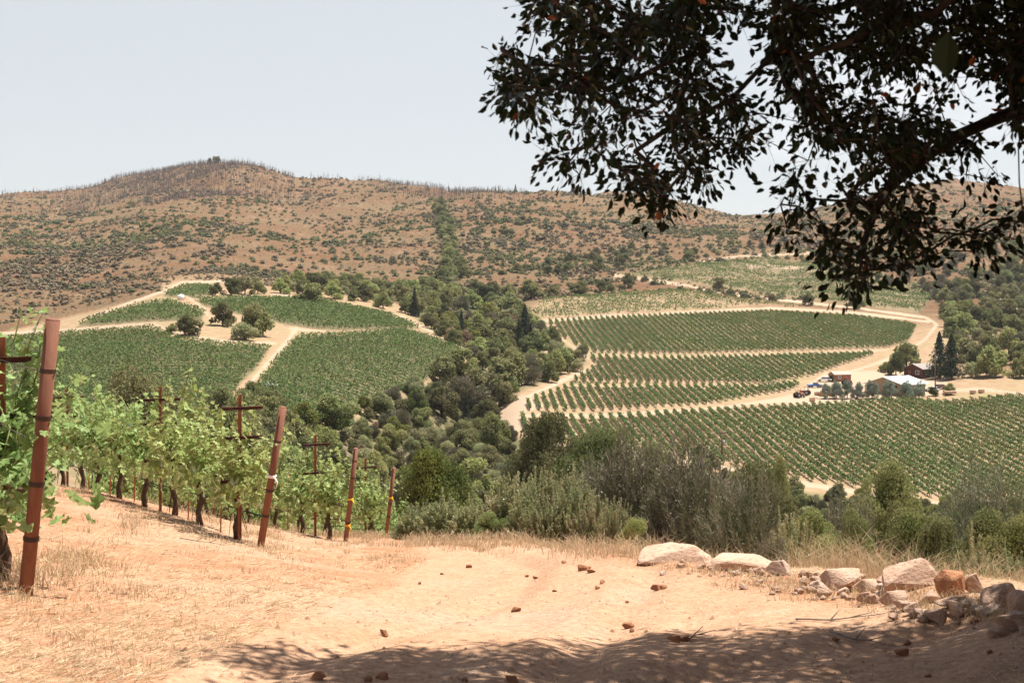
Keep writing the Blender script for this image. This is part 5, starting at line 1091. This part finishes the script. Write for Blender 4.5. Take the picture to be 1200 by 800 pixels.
for px, py, n, sxp, syp, h_ in [(60,672,26,36,12,.22),(30,690,10,18,5,.30),(90,660,14,14,6,.18),(150,690,14,40,10,.12),(120,640,12,50,20,.12),(10,700,10,20,10,.16),(210,700,8,60,12,.08),(320,640,14,14,4,.14),(340,650,12,40,8,.10),(400,640,16,30,4,.16),(455,655,16,20,8,.14),(455,635,16,20,4,.25),(80,580,20,50,6,.2),(180,608,24,50,10,.22),(240,625,24,50,8,.2),(300,610,24,60,6,.25),(360,625,24,40,5,.25),(430,628,24,30,3,.28)]: parts += tufts(ring(px, py, int(n * .75), sxp, syp), 26, h_ * .85, .08)
for _ in range(200):
    hp = hit(random.uniform(0, 470), random.uniform(640, 795), 5, 30)
    if hp and roadmask(np.array([hp[0]]), np.array([hp[1]]))[0][0] < .4: parts += tufts([hp], 14, random.uniform(.04, .09), .05)
for px in np.arange(478, 780, 2.4): parts += tufts([((px - 600) / F * d_, d_) for d_ in [hit(px, 640 + max(0, px - 640) * .1 + random.gauss(0, 3), 8, 26)[1] + random.uniform(-.5, 1.2)]], 30, random.uniform(.12, .30), .16)
for _ in range(120):
    px = random.uniform(770, 1210); cy = np.interp(px, [770, 900, 1000, 1200], [655, 684, 698, 720]); hp = hit(px, cy + random.gauss(0, 8), 8, 30)
    if hp: parts += tufts([hp], 24, random.uniform(.06, .14), .10)
for _ in range(200):     # tall golden grass behind the rocks
    px = random.uniform(780, 1210); Y = float(np.interp(px, [780, 960, 1100, 1200], [17.6, 13.6, 11.6, 10.8])) + random.uniform(0, 1.4); parts += tufts([((px - 600) / F * Y, Y)], 26, random.uniform(.25, .62) if 930 < px < 1090 else random.uniform(.15, .38), .10, .0016)
r = join(parts); tag(obj('dry_grass', mesh_np('dry_grass', r[0], r[1], 4, M['straw'])), 'tufts of dry golden grass along the vines and road edge', 'grass', None, 'stuff')
for px, py, L_, a_, lab in [(985,727,.62,.05,'thin dead branch lying on the pale road below the rocks'),(1010,752,.40,-.5,'short dead branch lying in the shade of the oak'),(238,636,.55,.3,'pile like dead branch under the second vine row'),(130,582,.5,.2,'dead branch lying between the first two vine rows'),(812,748,.3,.9,'small dead branch beside the clods at the shade edge')]:
    X, Y = hit(px, py, 5, 40); m = MB(); pts = []
    for k in range(9): t = k / 8 - .5; x, y = t * L_ * math.cos(a_), t * L_ * math.sin(a_) + .03 * math.sin(t * 9); pts.append((x, y, zat(X + x, Y + y) - zat(X, Y) + .015))
    m.tube(pts, [.007 - .0005 * k for k in range(9)], 6); m.tube([pts[3], (pts[3][0] + .1, pts[3][1] + .12, pts[3][2] + .05)], [.006, .002], 5); m.tube([pts[5], (pts[5][0] + .12, pts[5][1] - .10, pts[5][2] + .06)], [.005, .002], 5)
    tag(m.build('dead_branch', M['grey_bark'], None, (X, Y, zat(X, Y))), lab, 'branch')

# ------------------------------------------------------------------ air
hz = MB(); hz.box((0, 3600, 170), (17000, 25000, 400 + 700)); hm_ = bpy.data.materials.new('air_haze'); hm_.use_nodes = True; n_ = hm_.node_tree; n_.nodes.clear()
o_ = n_.nodes.new('ShaderNodeOutputMaterial'); v_ = n_.nodes.new('ShaderNodeVolumePrincipled'); v_.inputs['Color'].default_value = (.93, .95, 1, 1); v_.inputs['Density'].default_value = 0.00005; v_.inputs['Anisotropy'].default_value = 0.2
n_.links.new(v_.outputs[0], o_.inputs['Volume']); hzo = hz.build('haze', hm_); hzo['kind'] = 'stuff'
print('TERRAIN Z RANGE', float(TG[2].min()), float(TG[2].max()))
